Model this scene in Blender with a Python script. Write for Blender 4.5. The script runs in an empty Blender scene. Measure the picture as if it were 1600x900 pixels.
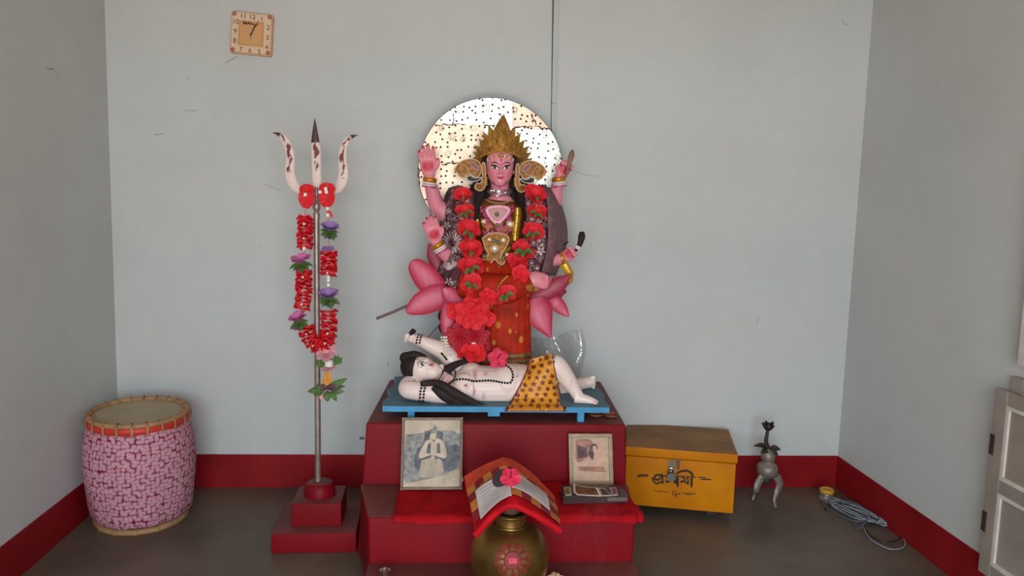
import bpy, bmesh, math, random
import numpy as np
from mathutils import Vector, Matrix, Euler
from mathutils.bvhtree import BVHTree

random.seed(7); np.random.seed(7)
S = bpy.context.scene
COL = S.collection
PI = math.pi

# ------------------------------------------------------------------ camera
FPX, PIT, ROLL, YAW, DIST, CAMH = 1233.3, .11882, .026906, .07423, 3.9034, 1.5
CF = Vector((math.sin(YAW)*math.cos(PIT), math.cos(YAW)*math.cos(PIT), -math.sin(PIT)))
_r0 = Vector((math.cos(YAW), -math.sin(YAW), 0)); _u0 = _r0.cross(CF)
CR = math.cos(ROLL)*_r0 + math.sin(ROLL)*_u0
CU = -math.sin(ROLL)*_r0 + math.cos(ROLL)*_u0
CO = Vector((0, -DIST, CAMH))
cam = bpy.data.cameras.new('camera'); cam.sensor_width = 36; cam.lens = FPX/1600*36; cam.clip_start = .05
cam_o = bpy.data.objects.new('camera', cam); COL.objects.link(cam_o)
m = Matrix.Identity(4)
for i in range(3):
    m[i][0], m[i][1], m[i][2], m[i][3] = CR[i], CU[i], -CF[i], CO[i]
cam_o.matrix_world = m
S.camera = cam_o

# ------------------------------------------------------------------ exposure, world, daylight
S.view_settings.view_transform = 'Standard'; S.view_settings.look = 'None'
S.view_settings.gamma = 1; S.view_settings.use_curve_mapping = False
S.view_settings.exposure = 0.0
W = bpy.data.worlds.new('world'); S.world = W; W.use_nodes = True
W.node_tree.nodes['Background'].inputs[0].default_value = (.72, .82, 1, 1)
W.node_tree.nodes['Background'].inputs[1].default_value = .5

def area(name, loc, target, sx, sy, power, col, shape='RECTANGLE'):
    l = bpy.data.lights.new(name, 'AREA'); l.shape = shape; l.size = sx; l.size_y = sy
    l.energy = power; l.color = col
    o = bpy.data.objects.new(name, l); COL.objects.link(o); o.location = loc
    d = Vector(target) - Vector(loc)
    o.rotation_euler = d.to_track_quat('-Z', 'Y').to_euler()
    return o
# daylight entering by the doorway behind the camera: sky light slanting in, and light bounced off the ground outside
area('door_sky_light', (-.35, -7.6, 2.3), (-.05, -5, 1.3), 5.0, 3.2, 590, (.80, .93, 1.0))
area('door_ground_light', (.0, -6.6, .03), (.0, -6.6, 3), 4.0, 2.6, 420, (1.0, .80, .62))

# ------------------------------------------------------------------ helpers: measuring
def ray(px, py):
    return CF + CR*((px-800)/FPX) + CU*((450-py)/FPX)
def at(px, py, Y):
    d = ray(px, py); return CO + d*((Y-CO.y)/d.y)
def atZ(px, py, Z):
    d = ray(px, py); return CO + d*((Z-CO.z)/d.z)
def atX(px, py, X):
    d = ray(px, py); return CO + d*((X-CO.x)/d.x)
def atP(px, py, P, n):
    d = ray(px, py); return CO + d*((P-CO).dot(n)/d.dot(n))
def lin(c):
    c = c/255.
    return c/12.92 if c <= .04045 else ((c+.055)/1.055)**2.4
def RGB(r, g, b): return (lin(r), lin(g), lin(b), 1)

# ------------------------------------------------------------------ helpers: materials
MATS = {}
def mat(name, col, rough=.6, metal=0., var=.12, vscale=5., bump=0., bscale=80., spec=.4, attr=None, col2=None, trans=0., alpha=1., sheen=0., coat=0.):
    if name in MATS: return MATS[name]
    M = bpy.data.materials.new(name); M.use_nodes = True; nt = M.node_tree; N = nt.nodes; L = nt.links
    b = N['Principled BSDF']
    b.inputs['Roughness'].default_value = rough; b.inputs['Metallic'].default_value = metal
    b.inputs['Specular IOR Level'].default_value = spec
    b.inputs['Transmission Weight'].default_value = trans; b.inputs['Alpha'].default_value = alpha
    b.inputs['Sheen Weight'].default_value = sheen; b.inputs['Coat Weight'].default_value = coat
    tc = N.new('ShaderNodeTexCoord'); nz = N.new('ShaderNodeTexNoise'); nz.inputs['Scale'].default_value = vscale
    nz.inputs['Detail'].default_value = 5; L.new(tc.outputs['Object'], nz.inputs['Vector'])
    mx = N.new('ShaderNodeMix'); mx.data_type = 'RGBA'; mx.blend_type = 'MIX'
    rp = N.new('ShaderNodeMapRange'); rp.inputs[1].default_value = .3; rp.inputs[2].default_value = .7
    L.new(nz.outputs['Fac'], rp.inputs[0]); L.new(rp.outputs[0], mx.inputs['Factor'])
    if attr:
        a = N.new('ShaderNodeAttribute'); a.attribute_name = attr
        lo = N.new('ShaderNodeMix'); lo.data_type = 'RGBA'; lo.blend_type = 'MULTIPLY'; lo.inputs['Factor'].default_value = 1
        lo.inputs['B'].default_value = (1-var, 1-var, 1-var, 1)
        L.new(a.outputs['Color'], lo.inputs['A']); L.new(lo.outputs['Result'], mx.inputs['A']); L.new(a.outputs['Color'], mx.inputs['B'])
    else:
        c2 = col2 or tuple(max(0, x*(1-var*1.6)) for x in col[:3])+(1,)
        mx.inputs['A'].default_value = c2; mx.inputs['B'].default_value = tuple(min(1, x*(1+var*.4)) for x in col[:3])+(1,)
    L.new(mx.outputs['Result'], b.inputs['Base Color'])
    if bump:
        n2 = N.new('ShaderNodeTexNoise'); n2.inputs['Scale'].default_value = bscale; n2.inputs['Detail'].default_value = 4
        L.new(tc.outputs['Object'], n2.inputs['Vector'])
        bp = N.new('ShaderNodeBump'); bp.inputs['Strength'].default_value = bump; bp.inputs['Distance'].default_value = .01
        L.new(n2.outputs['Fac'], bp.inputs['Height']); L.new(bp.outputs['Normal'], b.inputs['Normal'])
    MATS[name] = M
    return M
def nodes_of(M):
    nt = M.node_tree
    return nt, nt.nodes, nt.links, nt.nodes['Principled BSDF']
def ramp(N, stops, interp='LINEAR'):
    r = N.new('ShaderNodeValToRGB'); e = r.color_ramp; e.interpolation = interp
    while len(e.elements) < len(stops): e.elements.new(.5)
    for el, (p, c) in zip(e.elements, stops): el.position = p; el.color = c
    return r

# ------------------------------------------------------------------ helpers: geometry (all in world coordinates, metres)
class G:
    def __init__(s): s.v = []; s.f = []; s.m = []; s.c = []
    def add(s, vf, mi=0, col=None):
        v, f = vf; k = len(s.v)
        s.v += [tuple(x) for x in v]; s.f += [tuple(i+k for i in q) for q in f]; s.m += [mi]*len(f); s.c += [col]*len(v)
        return s
def cr(pts, n):
    """Catmull-Rom resampling of a list of equal-length tuples"""
    P = np.array([list(p) for p in pts], float); k = len(P)
    if k == 2:
        t = np.linspace(0, 1, n)[:, None]; return P[0]*(1-t)+P[1]*t
    Q = np.vstack([2*P[0]-P[1], P, 2*P[-1]-P[-2]]); out = []
    for u in np.linspace(0, k-1, n):
        i = min(int(u), k-2); t = u-i; a, b, c, d = Q[i], Q[i+1], Q[i+2], Q[i+3]
        out.append(.5*((2*b)+(c-a)*t+(2*a-5*b+4*c-d)*t*t+(3*b-a-3*c+d)*t**3))
    return np.array(out)
def sweep(pts, rad, seg=10, hint=None, closed=False, caps=True, power=1.):
    """tube; rad is a number, list of numbers or list of (along hint, across hint)"""
    P = [Vector(p) for p in pts]; n = len(P); V = []; F = []
    if not hasattr(rad, '__len__'): rad = [rad]*n
    prev = None
    for i in range(n):
        if closed: t = P[(i+1) % n]-P[i-1]
        else: t = P[min(i+1, n-1)]-P[max(i-1, 0)]
        if t.length < 1e-9: t = Vector((0, 0, 1))
        t.normalize()
        h = Vector(hint) if hint is not None else (prev if prev is not None else (Vector((0, 0, 1)) if abs(t.z) < .8 else Vector((0, 1, 0))))
        nn = h - t*h.dot(t)
        if nn.length < 1e-5: nn = t.orthogonal()
        nn.normalize(); prev = nn; b = t.cross(nn)
        r = rad[i]; ra, rb = (r, r) if not hasattr(r, '__len__') else (r[0], r[1])
        for k in range(seg):
            a = 2*PI*k/seg; c, s = math.cos(a), math.sin(a)
            if power != 1.: c = math.copysign(abs(c)**power, c); s = math.copysign(abs(s)**power, s)
            V.append(P[i]+nn*(ra*c)+b*(rb*s))
    for i in range(n if closed else n-1):
        j = (i+1) % n
        for k in range(seg):
            k2 = (k+1) % seg
            F.append((i*seg+k, i*seg+k2, j*seg+k2, j*seg+k))
    if caps and not closed:
        F.append(tuple(range(seg-1, -1, -1))); F.append(tuple((n-1)*seg+k for k in range(seg)))
    return V, F
def tube(pts, rads, n=14, seg=10, hint=None, closed=False):
    """smoothed tube through points with radii"""
    if not hasattr(rads, '__len__'): rads = [rads]*len(pts)
    q = [tuple(p)+(tuple(r) if hasattr(r, '__len__') else (r, r)) for p, r in zip(pts, rads)]
    if closed: q = q+[q[0]]
    R = cr(q, n+1 if closed else n)
    if closed: R = R[:-1]
    return sweep([r[:3] for r in R], [(abs(r[3]), abs(r[4])) for r in R], seg, hint, closed)
def ball(c, r, seg=14, ring=9, rot=None):
    c = Vector(c); r = (r, r, r) if not hasattr(r, '__len__') else r; V = []; F = []
    for i in range(1, ring):
        a = PI*i/ring
        for k in range(seg):
            b = 2*PI*k/seg; p = Vector((r[0]*math.sin(a)*math.cos(b), r[1]*math.sin(a)*math.sin(b), r[2]*math.cos(a)))
            V.append(p)
    V.append(Vector((0, 0, r[2]))); V.append(Vector((0, 0, -r[2]))); n = len(V)
    for i in range(ring-2):
        for k in range(seg):
            F.append((i*seg+k, (i+1)*seg+k, (i+1)*seg+(k+1) % seg, i*seg+(k+1) % seg))
    for k in range(seg):
        F.append((n-2, k, (k+1) % seg)); F.append((n-1, (ring-2)*seg+(k+1) % seg, (ring-2)*seg+k))
    if rot is not None: V = [rot @ p for p in V]
    return [p+c for p in V], F
def box(c, s, rot=None, bev=0., seg=2):
    bm = bmesh.new(); bmesh.ops.create_cube(bm, size=1)
    for v in bm.verts: v.co = Vector((v.co.x*s[0], v.co.y*s[1], v.co.z*s[2]))
    if bev: bmesh.ops.bevel(bm, geom=bm.edges[:], offset=bev, segments=seg, profile=.6, affect='EDGES')
    bm.verts.index_update(); V = [v.co.copy() for v in bm.verts]; F = [tuple(v.index for v in f.verts) for f in bm.faces]; bm.free()
    if rot is not None: V = [rot @ p for p in V]
    return [p+Vector(c) for p in V], F
def hexa(b, t, bev=0.):
    """block from 4 bottom corners and 4 top corners"""
    bm = bmesh.new(); vs = [bm.verts.new(p) for p in list(b)+list(t)]
    for q in ((3, 2, 1, 0), (4, 5, 6, 7), (0, 1, 5, 4), (1, 2, 6, 5), (2, 3, 7, 6), (3, 0, 4, 7)): bm.faces.new([vs[i] for i in q])
    bmesh.ops.recalc_face_normals(bm, faces=bm.faces[:])
    if bev: bmesh.ops.bevel(bm, geom=bm.edges[:], offset=bev, segments=3, profile=.6, affect='EDGES')
    bm.verts.index_update(); r = [v.co.copy() for v in bm.verts], [tuple(v.index for v in f.verts) for f in bm.faces]; bm.free(); return r
def lathe(prof, c, seg=32, axis=None, wob=None):
    """prof: list of (radius, height)"""
    c = Vector(c); V = []; F = []; n = len(prof)
    for i, (r, h) in enumerate(prof):
        for k in range(seg):
            a = 2*PI*k/seg; rr = r*(wob(a, h) if wob else 1)
            V.append(Vector((rr*math.cos(a), rr*math.sin(a), h)))
    for i in range(n-1):
        for k in range(seg): F.append((i*seg+k, i*seg+(k+1) % seg, (i+1)*seg+(k+1) % seg, (i+1)*seg+k))
    if prof[0][0] > 1e-6: F.append(tuple(range(seg-1, -1, -1)))
    if prof[-1][0] > 1e-6: F.append(tuple((n-1)*seg+k for k in range(seg)))
    if axis is not None:
        q = Vector((0, 0, 1)).rotation_difference(Vector(axis)); V = [q @ p for p in V]
    return [p+c for p in V], F
def prism(outline, off):
    """closed outline (3D points, planar-ish) extruded by vector off"""
    n = len(outline); V = [Vector(p) for p in outline]+[Vector(p)+Vector(off) for p in outline]
    F = [tuple(range(n-1, -1, -1)), tuple(range(n, 2*n))]+[(i, (i+1) % n, n+(i+1) % n, n+i) for i in range(n)]
    return V, F
def ribbon(pts, w, nrm, th=.0012, taper=True, n=None, smooth=True):
    """flat painted stroke / strip following pts, width w (full), thickness th along nrm"""
    n = n or max(4, len(pts)*5); P = cr([tuple(p) for p in pts], n) if smooth else [tuple(p) for p in pts]
    n = len(P); ws = w if hasattr(w, '__len__') else None
    R = []
    for i in range(n):
        u = i/(n-1); ww = np.interp(u, np.linspace(0, 1, len(ws)), ws) if ws else w
        if taper and ws is None: ww = w*(.55+.45*min(1, min(u, 1-u)*8))
        R.append((th, ww/2))
    return sweep(P, R, 8, nrm, power=.55)
def sheet(C, Wd, nrm, cup=.0, th=.003, nv=6, ruf=0., rufn=3, ph=0., edge=1., cup2=0.):
    """leaf or petal: centre line C (list of points), half widths Wd, face normal nrm"""
    n = len(C); C = [Vector(c) for c in C]; nrm = Vector(nrm).normalized(); top = []; bot = []
    for i in range(n):
        t = (C[min(i+1, n-1)]-C[max(i-1, 0)]).normalized(); b = t.cross(nrm)
        if b.length < 1e-5: b = t.orthogonal()
        b.normalize(); nn = b.cross(t).normalized(); u = i/(n-1)
        for j in range(nv+1):
            v = 2*j/nv-1; w = Wd[i]
            h = cup*w*v*v + cup2*w*abs(v) + ruf*w*u*math.sin(v*rufn*PI+ph)*abs(v)
            p = C[i]+b*(w*v)+nn*h
            top.append(p); bot.append(p-nn*th)
    V = top+bot; k = len(top); F = []; q = nv+1
    for i in range(n-1):
        for j in range(nv):
            a = i*q+j; F.append((a, a+1, a+q+1, a+q)); F.append((k+a, k+a+q, k+a+q+1, k+a+1))
    for i in range(n-1):
        a = i*q; F.append((a, a+q, k+a+q, k+a)); a += nv; F.append((a+q, a, k+a, k+a+q))
    for j in range(nv):
        F.append((j+1, j, k+j, k+j+1)); a = (n-1)*q+j; F.append((a, a+1, k+a+1, k+a))
    return V, F
def grid(fn, nu, nv, th=0., flip=False):
    """surface fn(u,v) with thickness th below its normal"""
    T = [[Vector(fn(i/nu, j/nv)) for j in range(nv+1)] for i in range(nu+1)]
    V = [p for r in T for p in r]; q = nv+1; F = []
    for i in range(nu):
        for j in range(nv): a = i*q+j; F.append((a, a+q, a+q+1, a+1))
    if th:
        B = []
        for i in range(nu+1):
            for j in range(nv+1):
                du = T[min(i+1, nu)][j]-T[max(i-1, 0)][j]; dv = T[i][min(j+1, nv)]-T[i][max(j-1, 0)]
                nn = du.cross(dv)
                if nn.length > 1e-12: nn.normalize()
                B.append(T[i][j]-nn*th)
        k = len(V); V += B; F2 = [tuple(k+x for x in reversed(f)) for f in F]; F += F2
        for i in range(nu):
            a = i*q; F.append((a, k+a, k+a+q, a+q)); a += nv; F.append((a+q, k+a+q, k+a, a))
        for j in range(nv):
            F.append((j+1, k+j+1, k+j, j)); a = nu*q+j; F.append((a, k+a, k+a+1, a+1))
    return V, F

ORG = {}
def _link(name, data, loc, parent):
    o = bpy.data.objects.new(name, data); COL.objects.link(o)
    if parent is not None: o.parent = parent
    o.location = loc
    return o
def props(o, label=None, cat=None, group=None, kind=None):
    if label: o['label'] = label
    if cat: o['category'] = cat
    if group: o['group'] = group
    if kind: o['kind'] = kind
    return o
def thing(name, loc, label, cat, group=None):
    o = _link(name, None, Vector(loc), None); o.empty_display_size = .05
    ORG[o.name] = Vector(loc); return props(o, label, cat, group)
def mesh(name, g, mats, org=Vector((0, 0, 0)), smooth=True, ang=40, paint=None):
    if not isinstance(g, G): g = G().add(g)
    me = bpy.data.meshes.new(name); me.from_pydata([tuple(Vector(p)-org) for p in g.v], [], g.f)
    mats = mats if isinstance(mats, (list, tuple)) else [mats]
    for x in mats: me.materials.append(x)
    if len(mats) > 1: me.polygons.foreach_set('material_index', g.m)
    bm = bmesh.new(); bm.from_mesh(me); bmesh.ops.recalc_face_normals(bm, faces=bm.faces[:]); bm.to_mesh(me); bm.free()
    me.polygons.foreach_set('use_smooth', [smooth]*len(me.polygons))
    if smooth and ang < 180: me.set_sharp_from_angle(angle=math.radians(ang))
    if paint is not None: paint_mesh(me, paint, org)
    me.update(); return me
def part(name, g, mats, parent=None, smooth=True, ang=40, label=None, kind=None, paint=None):
    org = ORG[parent.name] if parent is not None else Vector((0, 0, 0))
    me = mesh(name, g, mats, org, smooth, ang, paint)
    o = _link(name, me, (0, 0, 0), parent); ORG[o.name] = org
    return props(o, label, None, None, kind)
def single(name, g, mats, label, cat, group=None, base=None, smooth=True, ang=40, kind=None):
    """a thing that is one mesh, its origin at its base"""
    if not isinstance(g, G): g = G().add(g)
    P = np.array([tuple(p) for p in g.v]); b = Vector(base) if base is not None else Vector(((P[:, 0].min()+P[:, 0].max())/2, (P[:, 1].min()+P[:, 1].max())/2, P[:, 2].min()))
    o = _link(name, mesh(name, g, mats, b, smooth, ang), b, None); ORG[o.name] = b
    return props(o, label, cat, group, kind)
def struct(name, g, mats, smooth=False):
    o = _link(name, mesh(name, g, mats, Vector((0, 0, 0)), smooth), (0, 0, 0), None); ORG[o.name] = Vector((0, 0, 0)); o['kind'] = 'structure'; return o
def inst(name, me, parent, pos, rot=None, sc=1., kind=None):
    """a part that shares mesh data, set at world pos"""
    o = bpy.data.objects.new(name, me); COL.objects.link(o); o.parent = parent
    M = Matrix.Translation(Vector(pos)-ORG[parent.name])
    if rot is not None: M = M @ rot.to_4x4()
    s = sc if hasattr(sc, '__len__') else (sc, sc, sc)
    o.matrix_local = M @ Matrix.Diagonal((s[0], s[1], s[2], 1)); ORG[o.name] = Vector(pos); return o
def frame(nrm, up=(0, 0, 1), spin=0.):
    """rotation whose z axis is nrm, turned by spin about it"""
    z = Vector(nrm).normalized(); x = Vector(up).cross(z)
    if x.length < 1e-4: x = z.orthogonal()
    x.normalize(); y = z.cross(x)
    R = Matrix((x, y, z)).transposed()
    return R @ Matrix.Rotation(spin, 3, 'Z')
def fuse(g, voxel, smooth=6, fac=.5):
    """one continuous surface out of overlapping volumes"""
    me = bpy.data.meshes.new('tmp'); me.from_pydata(g.v, [], g.f)
    bm = bmesh.new(); bm.from_mesh(me); bmesh.ops.recalc_face_normals(bm, faces=bm.faces[:]); bm.to_mesh(me); bm.free()
    o = bpy.data.objects.new('tmp', me); COL.objects.link(o)
    r = o.modifiers.new('r', 'REMESH'); r.mode = 'VOXEL'; r.voxel_size = voxel
    if smooth: s = o.modifiers.new('s', 'SMOOTH'); s.iterations = smooth; s.factor = fac
    dg = bpy.context.evaluated_depsgraph_get(); dg.update()
    ev = o.evaluated_get(dg); m2 = bpy.data.meshes.new_from_object(ev)
    V = [v.co.copy() for v in m2.vertices]; F = [tuple(p.vertices) for p in m2.polygons]
    bpy.data.objects.remove(o); bpy.data.meshes.remove(me); bpy.data.meshes.remove(m2)
    return V, F
def paint_mesh(me, spec, org):
    """spec = (base colour, [(centre, radius, colour, hardness)]) -> 'paint' colour attribute"""
    base, blobs = spec; n = len(me.vertices); co = np.empty(n*3); me.vertices.foreach_get('co', co); co = co.reshape(-1, 3)+np.array(org)
    c = np.tile(np.array(base, float), (n, 1))
    for b in blobs:
        if callable(b): c = b(co, c); continue
        p, r, col, hard = b; d = (co-np.array(p)); rr = np.array(r) if hasattr(r, '__len__') else np.array((r, r, r))
        q = np.sqrt(((d/rr)**2).sum(1)); a = np.clip((1-q)/(1-hard+1e-6), 0, 1); a = a*a*(3-2*a)
        c = c*(1-a[:, None])+np.array(col)*a[:, None]
    at_ = me.color_attributes.new('paint', 'FLOAT_COLOR', 'POINT'); at_.data.foreach_set('color', c.ravel())
def bvh(vf): return BVHTree.FromPolygons([tuple(p) for p in vf[0]], vf[1])
def cast(px, py, trees, off=.0, default=None):
    """first surface met along the sight line of a measured pixel"""
    d = ray(px, py).normalized(); best = None
    for t in (trees if isinstance(trees, (list, tuple)) else [trees]):
        h = t.ray_cast(CO, d)
        if h[0] is not None and (best is None or h[3] < best[3]): best = h
    if best is None: return (at(px, py, default), Vector((0, -1, 0))) if default is not None else (None, None)
    n = best[1] if best[1].dot(d) < 0 else -best[1]
    return best[0]+n*off, n

# ------------------------------------------------------------------ the room
XL, XR, ZC, YF = -1.633, 2.041, 2.66, -5.0
HB = .172
def wall_material(name, col):
    M = mat(name, col, rough=.62, var=.05, vscale=1.3, bump=.06, bscale=38, spec=.3)
    nt, N, L, b = nodes_of(M)
    tc = N.new('ShaderNodeTexCoord'); n1 = N.new('ShaderNodeTexNoise'); n1.inputs['Scale'].default_value = 9; n1.inputs['Detail'].default_value = 8; n1.inputs['Roughness'].default_value = .7
    L.new(tc.outputs['Object'], n1.inputs['Vector'])
    r1 = ramp(N, [(.0, (.86, .86, .86, 1)), (.36, (.97, .97, .97, 1)), (.6, (1, 1, 1, 1))]); L.new(n1.outputs['Fac'], r1.inputs[0])
    # few short scuffs and scratches
    mp = N.new('ShaderNodeMapping'); mp.inputs['Scale'].default_value = (3.1, 3.1, 4.3); mp.inputs['Rotation'].default_value = (.3, .5, .2)
    L.new(tc.outputs['Object'], mp.inputs['Vector'])
    n2 = N.new('ShaderNodeTexNoise'); n2.inputs['Scale'].default_value = 3.2; n2.inputs['Detail'].default_value = 6; n2.inputs['Distortion'].default_value = 2.5; L.new(mp.outputs[0], n2.inputs['Vector'])
    r2 = ramp(N, [(.0, (.6, .58, .55, 1)), (.235, (.72, .7, .68, 1)), (.25, (1, 1, 1, 1))]); L.new(n2.outputs['Fac'], r2.inputs[0])
    a = N.new('ShaderNodeMix'); a.data_type = 'RGBA'; a.blend_type = 'MULTIPLY'; a.inputs['Factor'].default_value = 1
    c = N.new('ShaderNodeMix'); c.data_type = 'RGBA'; c.blend_type = 'MULTIPLY'; c.inputs['Factor'].default_value = 1
    src = b.inputs['Base Color'].links[0].from_socket
    L.new(src, a.inputs['A']); L.new(r1.outputs[0], a.inputs['B']); L.new(a.outputs['Result'], c.inputs['A']); L.new(r2.outputs[0], c.inputs['B'])
    L.new(c.outputs['Result'], b.inputs['Base Color'])
    return M
M_wall = wall_material('wall_paint_pale_blue', RGB(204, 205, 204))
M_ceil = mat('ceiling_whitewash', RGB(205, 203, 196), rough=.8, var=.05, vscale=2)
M_floor = mat('floor_cement', RGB(108, 94, 82), rough=.45, var=.28, vscale=2.2, bump=.05, bscale=30, spec=.35)
M_base = mat('baseboard_red_oxide', RGB(146, 22, 28), rough=.45, var=.16, vscale=4, bump=.06, bscale=26, spec=.2)
M_edge = mat('paint_line_pale', RGB(196, 190, 182), rough=.6, var=.15, vscale=20)

def slab(x0, x1, y0, y1, z0, z1, bev=0): return box(((x0+x1)/2, (y0+y1)/2, (z0+z1)/2), (x1-x0, y1-y0, z1-z0), bev=bev)
struct('floor', slab(XL-.15, XR+.15, YF-.15, .15, -.12, 0), M_floor)
struct('ceiling', slab(XL-.15, XR+.15, YF-.15, .15, ZC, ZC+.12), M_ceil)
struct('wall_back', slab(XL-.15, XR+.15, 0, .15, 0, ZC), M_wall)
struct('wall_left', slab(XL-.15, XL, YF-.15, 0, 0, ZC), M_wall)
# right wall with its low window opening (out of frame, towards the door)
WY0, WY1, WZ0, WZ1 = -2.55, -1.80, .12, 1.72
g = G()
g.add(slab(XR, XR+.15, YF-.15, WY0, 0, ZC)).add(slab(XR, XR+.15, WY1, 0, 0, ZC)).add(slab(XR, XR+.15, WY0, WY1, 0, WZ0)).add(slab(XR, XR+.15, WY0, WY1, WZ1, ZC))
struct('wall_right', g, M_wall)
# wall behind the camera with the doorway the daylight comes through
DX0, DX1, DZ = -1.25, 1.25, 2.15
g = G()
g.add(slab(XL-.15, DX0, YF-.15, YF, 0, ZC)).add(slab(DX1, XR+.15, YF-.15, YF, 0, ZC)).add(slab(DX0, DX1, YF-.15, YF, DZ, ZC))
struct('wall_front', g, M_wall)
M_mark = mat('plaster_scuff', RGB(164, 164, 160), rough=.8)
WB = bpy.data.objects['wall_back']; WL = bpy.data.objects['wall_left']
for pts, w in (([(899, 266), (910, 272), (922, 274), (936, 276)], .0024), ([(352, 99), (362, 93), (371, 88)], .005), ([(412, 288), (424, 292), (440, 298)], .0025), ([(241, 211), (248, 210), (256, 209)], .004), ([(290, 124), (295, 122)], .004), ([(288, 172), (300, 173), (310, 172)], .003), ([(1316, 30), (1318, 36), (1324, 39)], .004), ([(606, 566), (606, 572)], .006), ([(1186, 497), (1181, 505)], .003)):
    part('scuff_mark', ribbon([at(x, y, -.0004) for x, y in pts], w, (0, -1, 0), .0004), M_mark, WB)
for pts, w in (([(73, 107), (79, 108), (84, 107)], .006), ([(80, 108), (87, 113), (91, 124)], .003)):
    part('scuff_mark', ribbon([atX(x, y, XL+.0004) for x, y in pts], w, (1, 0, 0), .0004), M_mark, WL)
struct('baseboard_back', slab(XL, XR, -.006, 0, 0, HB, .002), M_base)
struct('baseboard_left', slab(XL, XL+.006, YF, -.006, 0, HB, .002), M_base)
struct('baseboard_right', slab(XR-.006, XR, YF, -.006, 0, HB, .002), M_base)

# cable casing running down the back wall to behind the halo
M_casing = mat('pvc_casing_painted', RGB(190, 196, 194), rough=.5, var=.05)
a = at(870, -40, 0); b_ = at(866, 161, 0); c = at(863.5, 420, 0)
for i, (p, q) in enumerate(((a, b_), (b_+Vector((0, 0, -.004)), c))):
    w = .013
    V = [p+Vector((-w, 0, 0)), p+Vector((w, 0, 0)), q+Vector((w, 0, 0)), q+Vector((-w, 0, 0))]
    if i == 0: root = thing('cable_casing', c, 'thin pale painted plastic cable casing running down the back wall to the halo', 'cable casing')
    part('casing_length', hexa([v+Vector((0, -.008, 0)) for v in V], [v+Vector((0, -.0005, 0)) for v in V], .002), M_casing, root, smooth=False)
part('cable', sweep([a+Vector((-.0165, -.0035, 0)), c+Vector((-.0165, -.0035, 0))], .003, 6), mat('cable_dark', RGB(62, 60, 58), rough=.5), root)

# ------------------------------------------------------------------ low window and its opened shutters on the right wall
M_shut = mat('shutter_grey_paint', RGB(156, 143, 134), rough=.6, var=.14, vscale=7, bump=.12, bscale=30)
M_shut2 = mat('shutter_white_paint', RGB(216, 208, 200), rough=.6, var=.12, vscale=9, bump=.1, bscale=30)
M_iron = mat('hinge_rusty_iron', RGB(84, 66, 58), rough=.6, metal=.4, var=.3, vscale=60)
g = G()
t = .045
g.add(slab(XR-.02, XR+.1, WY0, WY1, WZ0, WZ0+t)).add(slab(XR-.02, XR+.1, WY0, WY1, WZ1-t, WZ1)).add(slab(XR-.02, XR+.1, WY0, WY0+t, WZ0+t, WZ1-t)).add(slab(XR-.02, XR+.1, WY1-t, WY1, WZ0+t, WZ1-t)).add(slab(XR-.02, XR+.1, WY0+t, WY1-t, .90, .945))
wn = struct('window_1', g, M_shut2)
for k in range(4):
    y = WY0+t+(WY1-WY0-2*t)*(k+.5)/4
    part('window_bar', sweep([(XR+.03, y, WZ0+t), (XR+.03, y, WZ1-t)], .006, 8), M_iron, wn)
part('pane', slab(XR+.075, XR+.08, WY0+t, WY1-t, WZ0+t, WZ1-t), mat('frosted_pane', RGB(190, 196, 196), rough=.4), wn, smooth=False)

def shutter(name, X, y0, y1, z0, z1, label, M, nz, hinges=True):
    """panelled leaf lying parallel to the right wall; y0 is the far edge"""
    r = thing(name, (X, (y0+y1)/2, z0), label, 'shutter', None)
    sw, th = .062, .026
    part('stile', slab(X-th, X, y0-sw, y0, z0, z1, .003), M, r, smooth=False)
    part('stile', slab(X-th, X, y1, y1+sw, z0, z1, .003), M, r, smooth=False)
    hh = (z1-z0-.05)/nz
    for k in range(nz+1):
        zc = z0+.025+hh*k
        part('rail', slab(X-th+.002, X-.002, y1+sw, y0-sw, zc-.025, zc+.025, .002), M, r, smooth=False)
    for k in range(nz):
        za, zb = z0+.05+hh*k, z0+hh*(k+1)
        pn = part('panel', slab(X-th*.62, X-th*.3, y1+sw, y0-sw, za, zb), M, r, smooth=False)
        gg = G(); bw = .014
        ya, yb = y1+sw, y0-sw
        for q in (slab(X-th+.001, X-th*.5, ya, yb, za, za+bw), slab(X-th+.001, X-th*.5, ya, yb, zb-bw, zb), slab(X-th+.001, X-th*.5, ya, ya+bw, za+bw, zb-bw), slab(X-th+.001, X-th*.5, yb-bw, yb, za+bw, zb-bw)): gg.add(q)
        part('beading', gg, M_shut2, pn, smooth=False)
    if hinges:
        for f in (.28, .70):
            zc = z0+(z1-z0)*f
            part('hinge', slab(X-th-.003, X+.004, y0-.02, y0+.003, zc-.038, zc+.038, .001), M_iron, r, smooth=False)
    return r
shutter('window_shutter', 2.005, -1.222, -1.79, .145, .845, 'grey panelled lower shutter leaf with rusty hinges opened against the wall', M_shut, 2)
shutter('window_shutter', 2.037, -1.25, -1.79, .17, .895, 'grey shutter leaf folded behind the lower panelled leaf, its top showing', M_shut, 2, False)
shutter('window_shutter', 2.02, -1.293, -1.79, .945, 1.70, 'white painted upper shutter leaf above the grey lower leaf', M_shut2, 2, False)

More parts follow.
